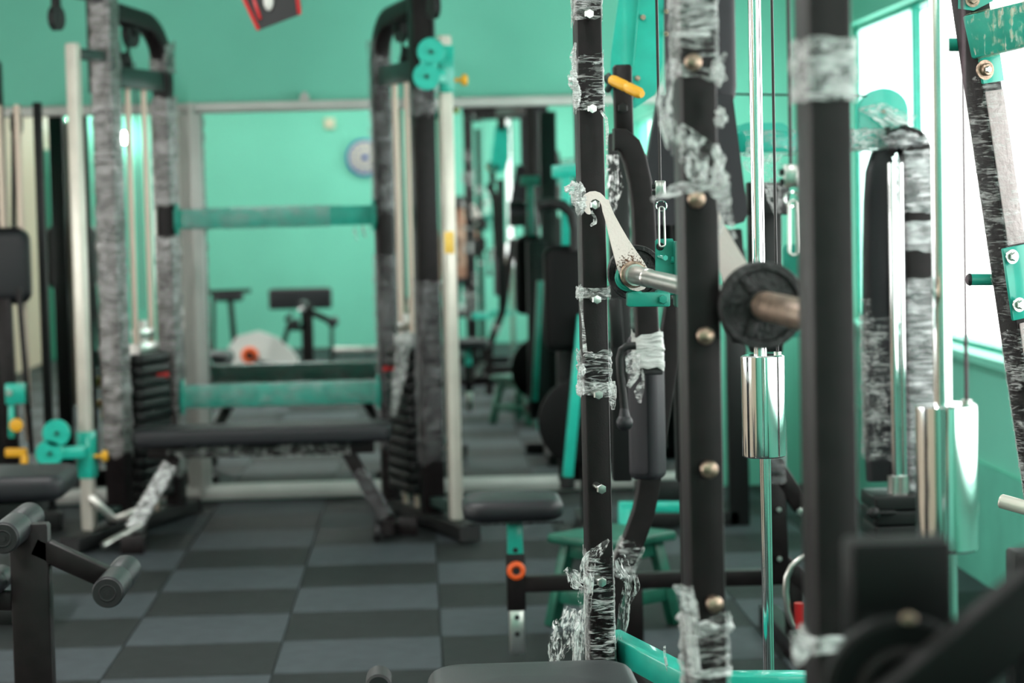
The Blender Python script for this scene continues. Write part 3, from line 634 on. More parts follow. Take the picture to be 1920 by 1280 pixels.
b = MB(); pts = [P(x, y, Yp) for x, y in ((1010, 385), (1030, 380), (1055, 385), (1072, 400), (1078, 430), (1078, 470))]; b.sweep(pts, circ(.022, 12), Y_); obj('grip_bar', b, 'dark', t)
# --- wall of dark uprights seen right of the first post
b = MB(); b.cushion(P(1060, 560, Yp+.1), .17, .12, .42, rnd=.04, corner=.04); obj('back_pad', b, 'soot', t)

# --- multi gym with seat, orange knob and curved lever
Yg = 6.6
G = thing('multi_gym', 'teal and black multi gym with curved lever arm and yellow grip behind the rack', 'gym machine', (P(1230, 1100, 6.6).x, 6.3, 0))
c = P(960, 950, Yg)
b = MB(); b.cushion(c+Z*.002, .295, .27, .062, rnd=.026, corner=.06, puff=.008); st = obj('seat', b, 'vinyl', G, 'black vinyl seat pad')
b = MB()
for k in range(30):
    q = V((c.x-.14+.28*k/29, Yg-.12, c.z-.032)); b.knot(q, .005, k, amp=.9, n=6, k=4)
obj('torn_edge', b, 'vinyl', st)
z0 = c.z-.03; px_ = P(965, 1000, Yg).x
b = MB(); b.bar((px_, Yg, P(965, 1060, Yg).z), (px_, Yg, z0), .046, .046, X); obj('seat_post', b, 'teal', G)
zs0, zs1 = P(965, 1142, Yg).z, P(965, 1036, Yg).z
b = MB(); b.bar((px_, Yg, zs0), (px_, Yg, zs1), .055, .055, X); obj('sleeve', b, 'black', G)
b = MB(); b.bar((px_, Yg, .03), (px_, Yg, zs0+.01), .044, .044, X); lo = obj('lower_post', b, 'brushed', G, 'bare steel lower end of the seat post')
b = MB()
for py in (1029, 1155, 1186): q = V((px_, Yg-.0235, P(966, py, Yg).z)); b.cyl(q-Y_*.001, q+Y_*.002, .008, 14)
obj('post_hole', b, 'cap', lo)
c = V((px_, Yg-.03, P(966, 1065, Yg).z)); b = MB(); b.lathe(c, -Y_, [(.012, 0), (.024, .002), (.028, .012), (.026, .024), (.018, .028), (.012, .024), (.011, .01)], 30); kb = obj('adjust_knob', b, 'orange', G, 'bright orange ring knob')
b = MB(); b.cyl(c-Y_*-.01, c-Y_*.026, .011, 16); b.bar(c+V((-.006, -.026, -.006)), c+V((.006, -.03, .006)), .003, .004, Y_); obj('knob_centre', b, 'cap', kb)
zb_ = P(1150, 1089, Yg).z; xe = P(1500, 1085, Yg).x
b = MB(); b.bar((px_+.02, Yg, zb_), (xe, Yg, zb_), .046, .05, Z); obj('base_beam', b, 'black', G)
b = MB(); b.bar((px_+.35, Yg, .03), (px_+.35, 5.35, .03), .05, .06, Z); obj('floor_rail', b, 'black', G)
b = MB(); b.bar((px_+.35, Yg, .03), (px_+.35, Yg, zb_), .05, .05, X); b.bar((xe-.02, Yg, .0), (xe-.02, Yg, zb_), .05, .05, X); b.bar((xe-.02, Yg-.4, .03), (xe-.02, Yg+.5, .03), .06, .06, X); obj('base_leg', b, 'black', G)
# teal upper panels
Yt = 5.4
b = MB(); b.plate([P(x, y, Yt) for x, y in ((1168, -60), (1146, 100), (1143, 160), (1150, 190), (1190, 203), (1228, 178), (1242, 120), (1246, -60))], V((0, .008, 0))); tp = obj('side_panel', b, 'teal', G, 'large teal side plate')
b = MB(); b.bar(P(1203, -60, Yt-.006), P(1184, 160, Yt-.006), .003, .008, X); obj('panel_edge', b, 'teal', tp)
for q in ((1205, 33), (1195, 147), (1249, 22), (1249, 64)): bolt(tp, P(*q, Yt), .007, -Y_, .004, 'rusty')
b = MB(); b.bar(P(1166, 122, 5.2), P(1170, 262, 5.2), .042, .05, X, bev=.006); obj('lever_head', b, 'black', G)
bolt(G, P(1167, 203, 5.175), .012, -Y_, .003, 'dark')
b = MB(); g0, g1 = P(1146, 149, 5.1), P(1204, 177, 5.02); b.lathe(g0, g1-g0, [(.006, 0), (.011, .002), (.0125, .01), (.0125, (g1-g0).length*.45), (.0105, (g1-g0).length*.5), (.0125, (g1-g0).length*.55), (.0125, (g1-g0).length-.01), (.008, (g1-g0).length)], 20); obj('grip', b, 'yellow', G, 'yellow rubber grip')
b = MB(); b.bar(P(1135, 140, 5.2), P(1150, 160, 5.2), .03, .02, Y_); b.cyl(P(1140, 168, 5.2), P(1150, 150, 5.1), .008, 10); obj('lever_pin', b, 'dgreen', G)
pth = [P(x, y, 5.0) for x, y in ((1150, 262), (1165, 262), (1180, 275), (1190, 300), (1199, 340), (1205, 390), (1208, 450), (1209, 520), (1211, 580), (1214, 640), (1218, 693))]
b = MB(); b.sweep(pth, rrect(.05, .060, .006), X); obj('lever_arm', b, 'black', G)
b = MB(); b.box(P(1218, 696, 5.0), (.054, .064, .012)); obj('end_cap', b, 'cap', G)
b = MB(); b.wrapt(P(1216, 690, 5.0), P(1213, 622, 5.0), .062, .07, X, amp=.006, step=.003, fold=60, seed=2, ragged=.012); obj('tape_wrap', b, 'tape', G, 'white tape bound round the lever end')
b = MB(); b.sheet([P(1193, 660, 4.95), P(1185, 690, 4.95), P(1178, 700, 4.95)], [.02, .04, .012], X, seed=3); b.sheet([P(1195, 670, 4.95), P(1190, 705, 4.95), P(1178, 725, 4.95)], [.014, .018, .01], X, seed=4)
b.sheet([P(1204, 692, 4.94), P(1206, 715, 4.94), P(1198, 735, 4.94), P(1199, 755, 4.94)], [.004, .008, .022, .006], X, seed=6); obj('film_tail', b, 'film_w', G)
# ball handle
b = MB(); pts = [P(x, y, 4.95) for x, y in ((1192, 648), (1176, 649), (1166, 656), (1162, 672), (1163, 700), (1168, 740), (1171, 770))]; b.sweep(pts, circ(.009, 12), Y_); hd = obj('handle_rod', b, 'dark', G)
b = MB(); b.ball(P(1171, 792, 4.95), .019); b.cyl(P(1170, 765, 4.95), P(1171, 785, 4.95), .009, r1=.014); obj('ball_knob', b, 'vinyl', hd)
# long backrest pad and bent bar
pa, pb2 = P(1228, 640, 5.15), P(1197, 885, 5.15)
ax = (pb2-pa).normalized(); b = MB(); b.cushion((pa+pb2)/2, .075, (pb2-pa).length+.03, .07, up=V((-.55, -.83, 0)), ref=V((.83, -.55, 0)), rnd=.02, corner=.018); obj('back_pad', b, 'vinyl_g', G)
pth = [P(x, y, 5.35) for x, y in ((1268, 560), (1256, 640), (1240, 740), (1224, 850), (1214, 920), (1206, 960), (1188, 1010), (1165, 1060), (1148, 1110), (1136, 1160))]
pth.append(V((pth[-1].x-.01, pth[-1].y, .03)))
b = MB(); b.sweep(pth, rrect(.052, .05, .005), X); obj('bent_bar', b, 'black', G)
b = MB(); b.wrapt(P(1186, 1015, 5.35), P(1160, 1080, 5.35), .056, .056, X, amp=.006, step=.004, seed=5); obj('stretch_film', b, 'film', G)
# black film and dark struts behind the lever
b = MB(); b.sheet([P(1150, 290, 5.1), P(1152, 350, 5.1), P(1148, 400, 5.1)], [.03, .04, .01], X, seed=9); obj('film_tail', b, 'film_v', G)
b = MB(); b.bar(P(1152, 560, 5.6), P(1158, 650, 5.6), .03, .04, X); b.bar(P(1158, 250, 5.8), P(1166, 900, 5.8), .05, .05, X); obj('strut', b, 'dark', G)
# big charcoal pads
b = MB(); b.cushion(P(1312, 60, 5.9), .185, .46, .06, up=-Y_, ref=X, rnd=.02, corner=.085); obj('head_pad', b, 'vinyl_g', G)
ps = [P(x, y, 5.8) for x, y in ((1236, 178), (1374, 178), (1402, 400), (1395, 416), (1375, 422), (1215, 422), (1200, 416), (1196, 400))]
b = MB(); b.plate(ps, V((0, .06, 0))); obj('shoulder_pad', b, 'vinyl_g', G)
b = MB(); b.bar(P(1186, 448, 5.95), P(1345, 445, 5.95), .09, .05, Z); obj('pad_bracket', b, 'dark', G)
b = MB(); b.bar(P(1290, 420, 5.9), P(1300, 900, 5.9), .09, .06, X); obj('pad_post', b, 'dark', G)
q = P(1297, 640, 6.0); b = MB(); b.bar((q.x, 6.02, .0), (q.x, 6.02, 2.1), .07, .07, X); b.bar((q.x, 6.02, 2.0), (P(1200, 0, 5.4).x, 5.1, 2.0), .07, .06, Z); b.bar((P(1200, 0, 5.4).x, 5.425, 1.88), (P(1200, 0, 5.4).x, 5.425, 1.98), .05, .03, X); obj('main_column', b, 'black', G)
b = MB(); b.bar(P(1167, 170, 5.2), V((P(1175, 170, 5.4).x, 5.41, P(1175, 170, 5.4).z)), .04, .04, Z); obj('pivot', b, 'dark', G)
# teal top beam to the right
zt2 = P(1440, 268, 6.1).z
b = MB(); b.bar(P(1350, 268, 6.1), P(1560, 265, 6.1), .054, .05, Z); tb_ = obj('top_beam', b, 'teal', G)
b = MB(); b.plate([P(x, y, 6.08) for x, y in ((1384, 252), (1388, 234), (1400, 230), (1466, 230), (1478, 236), (1488, 252))], V((0, .05, 0))); obj('beam_plate', b, 'teal', tb_)
b = MB(); b.bar(P(1355, 232, 6.05), P(1347, 285, 6.05), .008, .04, X); obj('beam_rib', b, 'teal', tb_)
b = MB(); b.wrapt(P(1392, 268, 6.1), P(1492, 267, 6.1), .06, .056, Z, amp=.008, step=.008, seed=6); b.sheet([P(1440, 290, 6.06), P(1448, 340, 6.06), P(1462, 400, 6.06)], [.1, .08, .03], X, amp=.02, seed=3)
b.sheet([P(1398, 285, 6.06), P(1403, 305, 6.06), P(1405, 322, 6.06)], [.04, .03, .006], X, seed=8); obj('stretch_film', b, 'film', tb_)
# dark column and lower frame behind the chrome rod
b = MB(); b.bar(P(1388, 640, 6.3), P(1372, 430, 6.3), .05, .06, X); b.bar(P(1432, 350, 6.3), P(1436, 660, 6.3), .09, .06, X); b.bar(P(1400, 372, 6.2), P(1478, 372, 6.2), .09, .05, Z); obj('rear_column', b, 'dark', G)
b = MB(); b.bar(P(1450, 860, 6.2), P(1460, 1075, 6.2), .055, .05, X); b.bar(P(1444, 860, 6.2), P(1502, 950, 6.2), .05, .05, Y_); b.bar(P(1462, 1050, 6.2), P(1540, 1120, 6.2), .04, .05, Y_); lf = obj('lower_frame', b, 'black', G)
b = MB(); b.wrapt(P(1449, 790, 6.2), P(1452, 905, 6.2), .058, .054, X, amp=.006, seed=4); obj('stretch_film', b, 'film_g', lf)
bolt(lf, P(1460, 955, 6.17), .008, -Y_, .003); bolt(lf, P(1461, 1047, 6.17), .008, -Y_, .003); bolt(lf, P(1500, 958, 6.15), .012, -Y_, .006)
b = MB(); b.bar(P(1160, 950, 7.6), P(1300, 950, 7.6), .036, .036, Z); b.bar(P(1300, 950, 7.6), V((P(1300, 950, 7.6).x, 7.6, 0)), .04, .04, X); b.bar(P(1170, 950, 7.6), V((P(1170, 950, 7.6).x, 7.6, 0)), .04, .04, X); obj('foot_bar', b, 'teal', G)
b = MB(); b.bar(P(1190, 918, 7.7), P(1310, 918, 7.7), .07, .05, Z); b.bar(P(1300, 918, 7.7), P(1305, 640, 7.7), .05, .05, X); obj('shroud', b, 'dark', G)

# bent steel rod with a red sleeve
t = thing('bent_handle', 'bent bare steel rod with a red sleeve low beside the foremost post', 'handle', P(1487, 1175, 5.6))
b = MB(); b.sweep([P(x, y, 5.6) for x, y in ((1512, 1042), (1500, 1048), (1484, 1062), (1475, 1082), (1473, 1110), (1477, 1145), (1485, 1168), (1498, 1182), (1515, 1190))], circ(.0085, 12), Y_); obj('rod', b, 'brushed', t)
b = MB(); b.cyl(P(1499, 1130, 5.6), P(1499, 1178, 5.6), .014, 16); obj('sleeve', b, 'red', t, 'faded red sleeve')

# thin level cable across to the teal tombstone plate
b = MB(); b.sweep([P(1350, 176, 6.3), P(1480, 178, 6.3), P(1625, 180, 6.3)], circ(.003, 8), Z); obj('level_cable', b, 'cable', G)

# --- lat station by the window: rounded teal plate, black curved pad, wrapped arch, chrome rods and weight stack
Yw = 6.3
Wt = thing('lat_station', 'wrapped cable station with a rounded teal top plate by the window', 'gym machine', (P(1680, 1000, Yw).x, Yw, 0))
out = [(1612, 262), (1612, 205)]+[(1657.5-45.5*math.cos(a), 207-42*math.sin(a)) for a in [math.pi*k/14 for k in range(1, 14)]]+[(1703, 205), (1703, 262)]
b = MB(); b.plate([P(x, y, Yw) for x, y in out], V((0, .04, 0))); tz = obj('top_plate', b, 'teal', Wt, 'teal plate with a rounded top')
bolt(tz, P(1656, 209, Yw), .006, -Y_, .003, 'rusty')
b = MB(); b.bar(P(1590, 263, Yw), P(1720, 262, Yw), .045, .06, Z); bm = obj('beam', b, 'teal', Wt)
b = MB(); b.wrapt(P(1585, 263, Yw), P(1715, 262, Yw), .052, .07, Z, amp=.012, step=.006, seed=2); b.sheet([P(1610, 205, Yw-.02), P(1655, 212, Yw-.02), P(1706, 240, Yw-.02)], [.01, .06, .07], Z, amp=.01, seed=12); obj('stretch_film', b, 'film_w', bm)
# arch tube
pts = [P(1668, 266, Yw-.06), P(1690, 262, Yw-.06), P(1706, 268, Yw-.06), P(1716, 285, Yw-.06), P(1720, 310, Yw-.06), P(1722, 380, Yw-.06), P(1727, 640, Yw-.06), P(1733, 1030, Yw-.06)]
b = MB(); b.sweep(pts+[V((pts[-1].x, pts[-1].y, .0))], rrect(.085, .08, .008), X); ar = obj('arch_tube', b, 'black', Wt)
b = MB(); b.wrapt(P(1723, 398, Yw-.06), P(1721, 282, Yw-.06), .092, .088, X, amp=.014, step=.006, seed=3); b.wrapt(P(1725, 470, Yw-.06), P(1723, 412, Yw-.06), .09, .086, X, amp=.006, step=.006, seed=5)
b.wrapt(P(1733, 1030, Yw-.06), P(1725, 520, Yw-.06), .09, .086, X, amp=.008, step=.008, seed=6); b.knot(P(1700, 262, Yw-.09), .035, 4, (1.8, .8, .8)); obj('stretch_film', b, 'film_l', ar)
# curved black pad
pts = [P(x, y, Yw) for x, y in ((1668, 296), (1655, 300), (1648, 325), (1645, 380), (1644, 470), (1644, 600), (1646, 800), (1650, 900))]
b = MB(); b.sweep(pts, rrect(.075, .07, .02), X); pd = obj('back_pad', b, 'vinyl', Wt)
b = MB(); b.wrapt(P(1649, 860, Yw), P(1645, 590, Yw), .08, .076, X, amp=.01, step=.008, seed=7); b.sheet([P(1622, 560, Yw-.06), P(1625, 640, Yw-.07), P(1640, 740, Yw-.07), P(1650, 830, Yw-.06)], [.03, .05, .06, .03], X, amp=.015, seed=4); obj('stretch_film', b, 'film', pd)
for px in (1676, 1692):
    b = MB(); q = P(px, 600, Yw-.12); b.cyl((q.x, q.y, P(px, 925, Yw-.12).z), (q.x, q.y, P(px, 305, Yw-.12).z), .0115 if px < 1680 else .0075, 16); rd = obj('guide_rod', b, 'chrome', Wt)
b = MB()
for px in (1676, 1692): q = P(px, 905, Yw-.12); b.cyl(q-Z*.03, q+Z*.02, .018, 16)
obj('rod_bush', b, 'brushed', Wt)
zt_ = P(1672, 925, Yw-.12).z
b = MB(); b.cushion((P(1672, 930, Yw-.05).x, Yw-.08, zt_-.02), .15, .2, .04, rnd=.006, corner=.01, puff=0); pt0 = obj('weight_plate', b, 'dark', Wt)
for k in range(1, 11): again(pt0, (0, 0, -.042*k))
q = P(1638, 962, Yw-.2); b = MB(); b.cyl(q-X*.02, q+X*.06, .007, 12); b.ball(q, .018); obj('selector_pin', b, 'dark', Wt)
b = MB(); b.bar((P(1640, 1000, Yw).x, Yw, .03), (P(1735, 1000, Yw).x+.02, Yw, .03), .06, .06, Z); obj('base', b, 'dark', Wt)

# ================================================================== GREEN STOOL
SC = P(1147, 1020, 7.15); ang = math.radians(40)
t = thing('wooden_stool', 'small green painted wooden stool with splayed legs behind the seat beam', 'stool', (SC.x, 7.15, 0))
zs = .30; e1 = V((math.cos(ang), math.sin(ang), 0)); e2 = V((-math.sin(ang), math.cos(ang), 0)); c0 = V((SC.x, 7.15, 0))
b = MB(); b.bar(c0+Z*(zs-.028), c0+Z*zs, .305, .285, e1, bev=.006); obj('seat', b, 'stool', t)
for sa in (-1, 1):
    for sb in (-1, 1):
        a = c0+e1*sa*.10+e2*sb*.095+Z*(zs-.03); d = c0+e1*sa*.145+e2*sb*.135
        b = MB(); b.bar(a, d, .042, .036, e1); obj('leg', b, 'stool', t)
for zz, off in ((zs-.055, .105), (.10, .13)):
    for sa in (-1, 1):
        b = MB(); b.bar(c0+e1*off*sa-e2*off*.95+Z*zz, c0+e1*off*sa+e2*off*.95+Z*zz, .045, .02, Z); obj('rail', b, 'stool', t)
        b = MB(); b.bar(c0+e2*off*sa*.95-e1*off+Z*zz, c0+e2*off*sa*.95+e1*off+Z*zz, .045, .02, Z); obj('rail', b, 'stool', t)

# ================================================================== SMITH MACHINE (in focus)
A = .037
axf = V((math.sin(A), -math.cos(A), 0)); axs = V((math.cos(A), math.sin(A), 0))       # towards the camera, sideways
p1 = P(1118, 640, 4.06); p2 = P(1320, 640, 2.86); p3 = P(1566, 640, 2.34)
SM = thing('smith_machine', 'tall smith machine of black drilled uprights with peg bolts and torn stretch film', 'gym machine', (p2.x, 3.3, 0))
DX = (p2-p1); DX.z = 0
uprights = []
for k, p in enumerate((p1, p2, p3)):
    c = V((p.x, p.y, 0))-axf*.04; b = MB(); b.bar(c+Z*.05, c+Z*(2.05 if k < 2 else 2.0), .045, .08, axs, bev=.0045); uprights.append((obj('upright', b, 'black', SM), c))
up1, up2, up3 = [u[0] for u in uprights]; c1, c2, c3 = [u[1] for u in uprights]
for (x, y, ln) in ((1109, 27, .016), (1114, 205, .018), (1118, 385, .022), (1122, 563, .020), (1125, 742, .02), (1128, 917, .03), (1131, 1093, .022)):
    q = P(x, y, 4.03); q = V((q.x-.008, p1.y, q.z+.004)); bolt(up1, q, .0092, V((.22, -1, -.10)), ln, 'zinc', name='peg_bolt')
for (x, y) in ((1302, 115), (1308, 372), (1325, 628), (1332, 878), (1342, 1130)):
    q = P(x, y, 2.85); b = MB(); ax = V((.1, -1, -.08)).normalized(); q = V((q.x-.003, p2.y, q.z))
    b.cyl(q-ax*.002, q+ax*.012, .009, 18); b.lathe(q+ax*.012, ax, [(.0105, 0), (.0115, .002), (.010, .006), (.006, .0085), (.001, .0095)], 22); obj('peg_bolt', b, 'rusty', up2)
# top beams and base rails tie the frame together
b = MB(); b.bar(c1+Z*2.08, c3+Z*2.08, .06, .06, Z); b.bar(c1+Z*2.08, c1+axs*.62+Z*2.08, .06, .06, Z); b.bar(c2+Z*2.08, c2+axs*.62+Z*2.08, .06, .06, Z); b.bar(c1+axs*.31-axf*-.02+Z*2.08, c2+axs*.31+Z*2.08, .06, .06, Z); obj('top_frame', b, 'black', SM)
b = MB(); b.bar(c1+Z*.03, c3+Z*.03, .06, .06, Z); b.bar(c1-axs*.1+Z*.03, c1+axs*.65+Z*.03, .06, .06, Z); b.bar(c2-axs*.1+Z*.03, c2+axs*.65+Z*.03, .06, .06, Z); obj('base_rail', b, 'black', SM)
# counterweight guide rods, cylinders and cables
for k, (px, py0, py1, Yk, cpx, cb) in enumerate(((1431, 665, 856, 4.1, 1456, 'cable'), (1775, 757, 1031, 2.9, 1808, 'cable_p'))):
    q = P(px, (py0+py1)/2, Yk); x = q.x; zt_, zb_ = P(px, py0, Yk).z, P(px, py1, Yk).z
    b = MB(); b.cyl((x-.004, Yk, (zt_+zb_)/2), (x-.004, Yk, 2.06), .0118, 28); b.cyl((x+.002, Yk, .05), (x+.002, Yk, (zt_+zb_)/2), .0105, 28); obj('guide_rod', b, 'chrome', SM)
    b = MB(); b.lathe((x, Yk, zb_), Z, [(.012, 0), (.037, 0), (.0400, .0025), (.0402, .006), (.0402, zt_-zb_-.006), (.0400, zt_-zb_-.0025), (.037, zt_-zb_), (.012, zt_-zb_)], 48); cw = obj('counterweight', b, 'chrome', SM, 'polished chrome counterweight cylinder')
    xc = P(cpx, py0, Yk-.0).x
    b = MB(); b.cyl((xc, Yk-.012, zt_-.002), (xc, Yk-.012, 2.05), .0026, 10); obj('cable', b, cb, SM)
    b = MB(); b.cyl((xc, Yk-.012, zt_), (xc, Yk-.012, zt_+.006), .007, 12); obj('cable_ferrule', b, 'brushed', cw)
# cable from the top frame to each slider
def crimp_cable(x, Yk, ztop, zc, parent, sgn):
    b = MB(); b.cyl((x, Yk, zc+.016), (x, Yk, 2.05), .0026, 10); obj('lifting_cable', b, 'cable', parent)
    b = MB(); b.bar((x, Yk, zc-.014), (x, Yk, zc+.016), .019, .012, X, bev=.002); b.bar((x+.004, Yk-.006, zc-.012), (x+.004, Yk-.006, zc+.014), .006, .004, X, bev=.001); cr = obj('cable_clamp', b, 'brushed', parent)
    b = MB()
    for dz in (-.007, .006): b.cyl((x-.009, Yk, zc+dz), (x-.015, Yk, zc+dz), .0045, 6)
    obj('clamp_screw', b, 'dark', cr)
    b = MB(); b.torus((x+.001, Yk, zc-.030), .0095, .0016, Y_); obj('ring', b, 'chrome', cr)
    b = MB(); a = V((x+.001, Yk-.004, zc-.036)); pts = []
    hw, hh = .0045, .062
    for k in range(13): q = math.pi*k/12; pts.append(a+V((math.cos(q)*hw, 0, math.sin(q)*hw)))
    for k in range(13): q = math.pi+math.pi*k/12; pts.append(a+V((math.cos(q)*hw*1.2-.000, 0, math.sin(q)*hw*1.2-hh)))
    b.sweep(pts, circ(.0020, 10), Y_, closed=True); obj('carabiner', b, 'brushed', cr)
xcA = P(1238, 355, 4.05)
crimp_cable(xcA.x, 4.05, 2.05, P(1238, 355, 4.05).z, SM, 1)
xcB = P(1483, 331, 2.95); crimp_cable(xcB.x, 2.95, 2.05, P(1486, 331, 2.95).z, SM, -1)

# bar with hooks and sliders: one thing that slides on the machine
bA = P(1186, 514, 4.03); bB = P(1425, 571, 2.86); dB = (bB-bA); dB.z = 0; bz = (bA.z+bB.z)/2; dB.normalize()
BARP = lambda s: V((bA.x, bA.y, bA.z)).lerp(bB, s)
SB = thing('smith_bar', 'bare steel smith bar with pale hooks and teal slider brackets', 'barbell', (bA.x, 3.4, bz))
db = (bB-bA).normalized()
b = MB(); b.cyl(bA-db*.02, bA+db*.045, .0195, 26); b.cyl(bA+db*.045, bA+db*.20, .0165, 28, bev=.002); b.cyl(bA+db*.20, bB-db*.1, .0148, 28); b.cyl(bB-db*.1, bB+db*.10, .0155, 28); b.cyl(bA-db*.24, bA-db*.02, .0148, 24); obj('bar', b, 'brushed', SB)
b = MB(); b.cyl(bB+db*.03, bB+db*.36, .0185, 28, bev=.002); obj('near_sleeve', b, 'rusty', SB, 'brown rusty near sleeve of the bar')
hook = [(1101, 401), (1094, 393), (1090, 384), (1091, 373), (1097, 364), (1106, 359), (1116, 358), (1125, 361), (1132, 367), (1136, 373), (1142, 375), (1143, 381), (1152, 402), (1164, 424), (1178, 448), (1193, 470), (1207, 490), (1216, 506), (1219, 520), (1216, 533), (1208, 542), (1196, 546), (1183, 543), (1172, 534), (1164, 520), (1157, 500), (1149, 470), (1141, 438), (1135, 412), (1130, 396), (1128, 385), (1124, 377), (1117, 373), (1110, 375), (1106, 381), (1106, 390), (1109, 399), (1106, 402)]
b = MB(); b.plate([P(x, y, 4.02) for x, y in hook], V((0, .008, 0))); hk = obj('hook', b, 'hook', SB, 'pale painted hook with a rust stain', angle=50)
b = MB(); b.torus(BARP(.012), .0205, .004, db); obj('weld_bead', b, 'rusty', hk)
off = V((bB.x-bA.x, 2.97-4.02, 0))
b = MB(); b.plate([P(x, y, 4.02)+off+V((0, 0, bB.z-bA.z)) for x, y in hook], V((0, .008, 0))); obj('hook', b, 'hook', SB, 'pale painted hook half hidden behind the second upright')
# far slider bracket
def PB(x, y, Yk=4.07): return P(x, y, Yk)
brk = []
b = MB(); b.plate([PB(x, y) for x, y in ((1229, 452), (1232, 448), (1261, 447), (1263, 452), (1263, 515), (1229, 512))], V((0, .006, 0)))
b.bar(PB(1266, 452, 4.07), PB(1269, 575, 4.07), .008, .05, X, bev=.003)
b.bar(PB(1175, 561, 4.05), PB(1255, 561, 4.05), .026, .03, Z, bev=.003); b.bar(PB(1180, 549, 4.05), PB(1204, 549, 4.05), .008, .03, Z); b.bar(PB(1230, 548, 4.08), PB(1268, 548, 4.08), .008, .05, Z)
br = obj('slider_bracket', b, 'teal_d', SB, 'teal slider bracket under the cable')
b = MB(); b.torus(PB(1238, 462, 4.068), .0055, .0018, Y_); b.cyl(PB(1238, 462, 4.069), PB(1238, 462, 4.0675), .005, 16); obj('eye', b, 'dark', br)
b = MB(); q = PB(1236, 480, 4.07); ax = V((.35, -.9, -.12)).normalized(); b.cyl(q, q+ax*.022, .0045, 12); b.cyl(q+ax*.02, q+ax*.025, .0052, 6); b.cyl(PB(1258, 486, 4.065), PB(1266, 487, 4.065), .006, 10); obj('set_screw', b, 'teal', br)
bolt(br, PB(1243, 561, 4.035), .0085, -Y_, .002, 'teal_d')
b = MB(); b.torus(BARP(.0)+V((-.006, .012, -.006)), .0225, .003, db); b.torus(BARP(.0)+V((-.004, .006, -.004)), .0215, .003, db); obj('collar_ring', b, 'teal_d', SB)
# near slider bracket (same part, seen between rod and third upright)
sh = xcB-xcA; sh.z = P(1486, 331, 2.95).z-P(1238, 355, 4.05).z
b = MB(); b.plate([PB(x, y)+sh for x, y in ((1229, 452), (1232, 448), (1261, 447), (1263, 452), (1263, 515), (1229, 512))], V((0, .006, 0))); b.bar(PB(1175, 561, 4.05)+sh, PB(1255, 561, 4.05)+sh, .026, .03, Z); b.bar(PB(1266, 452)+sh, PB(1269, 575)+sh, .008, .05, X); obj('slider_bracket', b, 'teal_d', SB, 'teal slider bracket at the near end')

# small iron plates on the bar ends
def iron_plate(c, ax, r, label, th=.022):
    t = thing('weight_plate', label, 'weight plate', c)
    b = MB(); b.lathe(c-ax*th/2, ax, [(r*.28, 0), (r*.36, 0), (r*.38, .006), (r*.80, .007), (r*.83, 0), (r*.97, 0), (r, .003), (r, th-.003), (r*.97, th), (r*.83, th), (r*.80, th-.007), (r*.38, th-.006), (r*.36, th), (r*.28, th)], 48); pl = obj('disc', b, 'iron', t)
    a, d = basis(ax, Z); b = MB()
    for k in range(3):
        q = 2*math.pi*k/3+.6; o_ = a*math.cos(q)+d*math.sin(q); b.bar(c+o_*r*.34+ax*(th/2-.006), c+o_*r*.84+ax*(th/2-.006), .014, .008, o_.cross(ax))
    obj('spoke', b, 'iron', pl)
    return t
iron_plate(bB+db*.012, db, .056, 'small black iron plate on the near end of the bar')
iron_plate(P(1191, 511, 4.17), db, .052, 'small black disc plate on the far end of the bar', .018)

# torn stretch film on the uprights
def film_part(b, mm, par): return obj('stretch_film', b, mm, par)
def on(c, p, y, Yk): return V((c.x, c.y, P(p, y, Yk).z))
W, D = .047, .082
b = MB(); b.wrapt(on(c1, 1108, 40, 4.06), on(c1, 1108, -60, 4.06), W, D, axs, amp=.004, step=.0025, seed=1, fold=55, nper=10, ragged=.02)
b.wrapt(on(c1, 1114, 207, 4.06), on(c1, 1112, 98, 4.06), W, D, axs, amp=.0055, step=.0025, seed=2, fold=60, nper=12, ragged=.02, skew=1.2)
b.wrapt(on(c1, 1122, 738, 4.06), on(c1, 1122, 660, 4.06), W+.003, D, axs, amp=.009, step=.0025, seed=3, fold=60, nper=12, ragged=.02, skew=1.5)
b.wrapt(on(c1, 1130, 1260, 4.06), on(c1, 1128, 1035, 4.06), W, D, axs, amp=.0045, step=.0025, seed=4, fold=50, nper=12, ragged=.03, skew=1.4)
film_part(b, 'film', up1)
b = MB(); b.wrapt(on(c1, 1120, 560, 4.06), on(c1, 1120, 538, 4.06), W+.004, D+.004, axs, amp=.007, step=.0018, seed=5, fold=80, nper=14, ragged=.004)
b.knot(P(1088, 548, 4.0), .008, 3, (.8, .6, 1.6)); b.sheet([P(1090, 558, 4.0), P(1092, 600, 4.0), P(1097, 660, 4.0)], [.006, .004, .008], X, amp=.002, seed=3, n=4)
b.wrapt(on(c1, 1122, 738, 4.06), on(c1, 1122, 718, 4.06), W+.006, D+.004, axs, amp=.009, step=.0018, seed=15, fold=80, nper=14, ragged=.006)
b.knot(P(1088, 728, 4.0), .011, 6, (.7, .6, 1.3)); b.knot(P(1092, 694, 4.0), .008, 8, (.8, .6, 1.4)); b.sheet([P(1145, 715, 4.0), P(1150, 745, 4.0), P(1149, 768, 4.0)], [.016, .014, .006], X, amp=.005, seed=7, n=6)
b.knot(P(1086, 372, 4.0), .014, 11, (.9, .6, 1.7), amp=.7); b.knot(P(1076, 354, 4.0), .011, 12, (1.2, .5, 1.0), amp=.9); b.knot(P(1089, 392, 4.0), .007, 14, (.6, .6, 1.6))
b.sheet([P(1109, 395, 3.99), P(1115, 408, 3.99), P(1116, 418, 3.99), P(1107, 423, 3.99)], [.004, .006, .007, .004], X, amp=.002, seed=2, n=4)
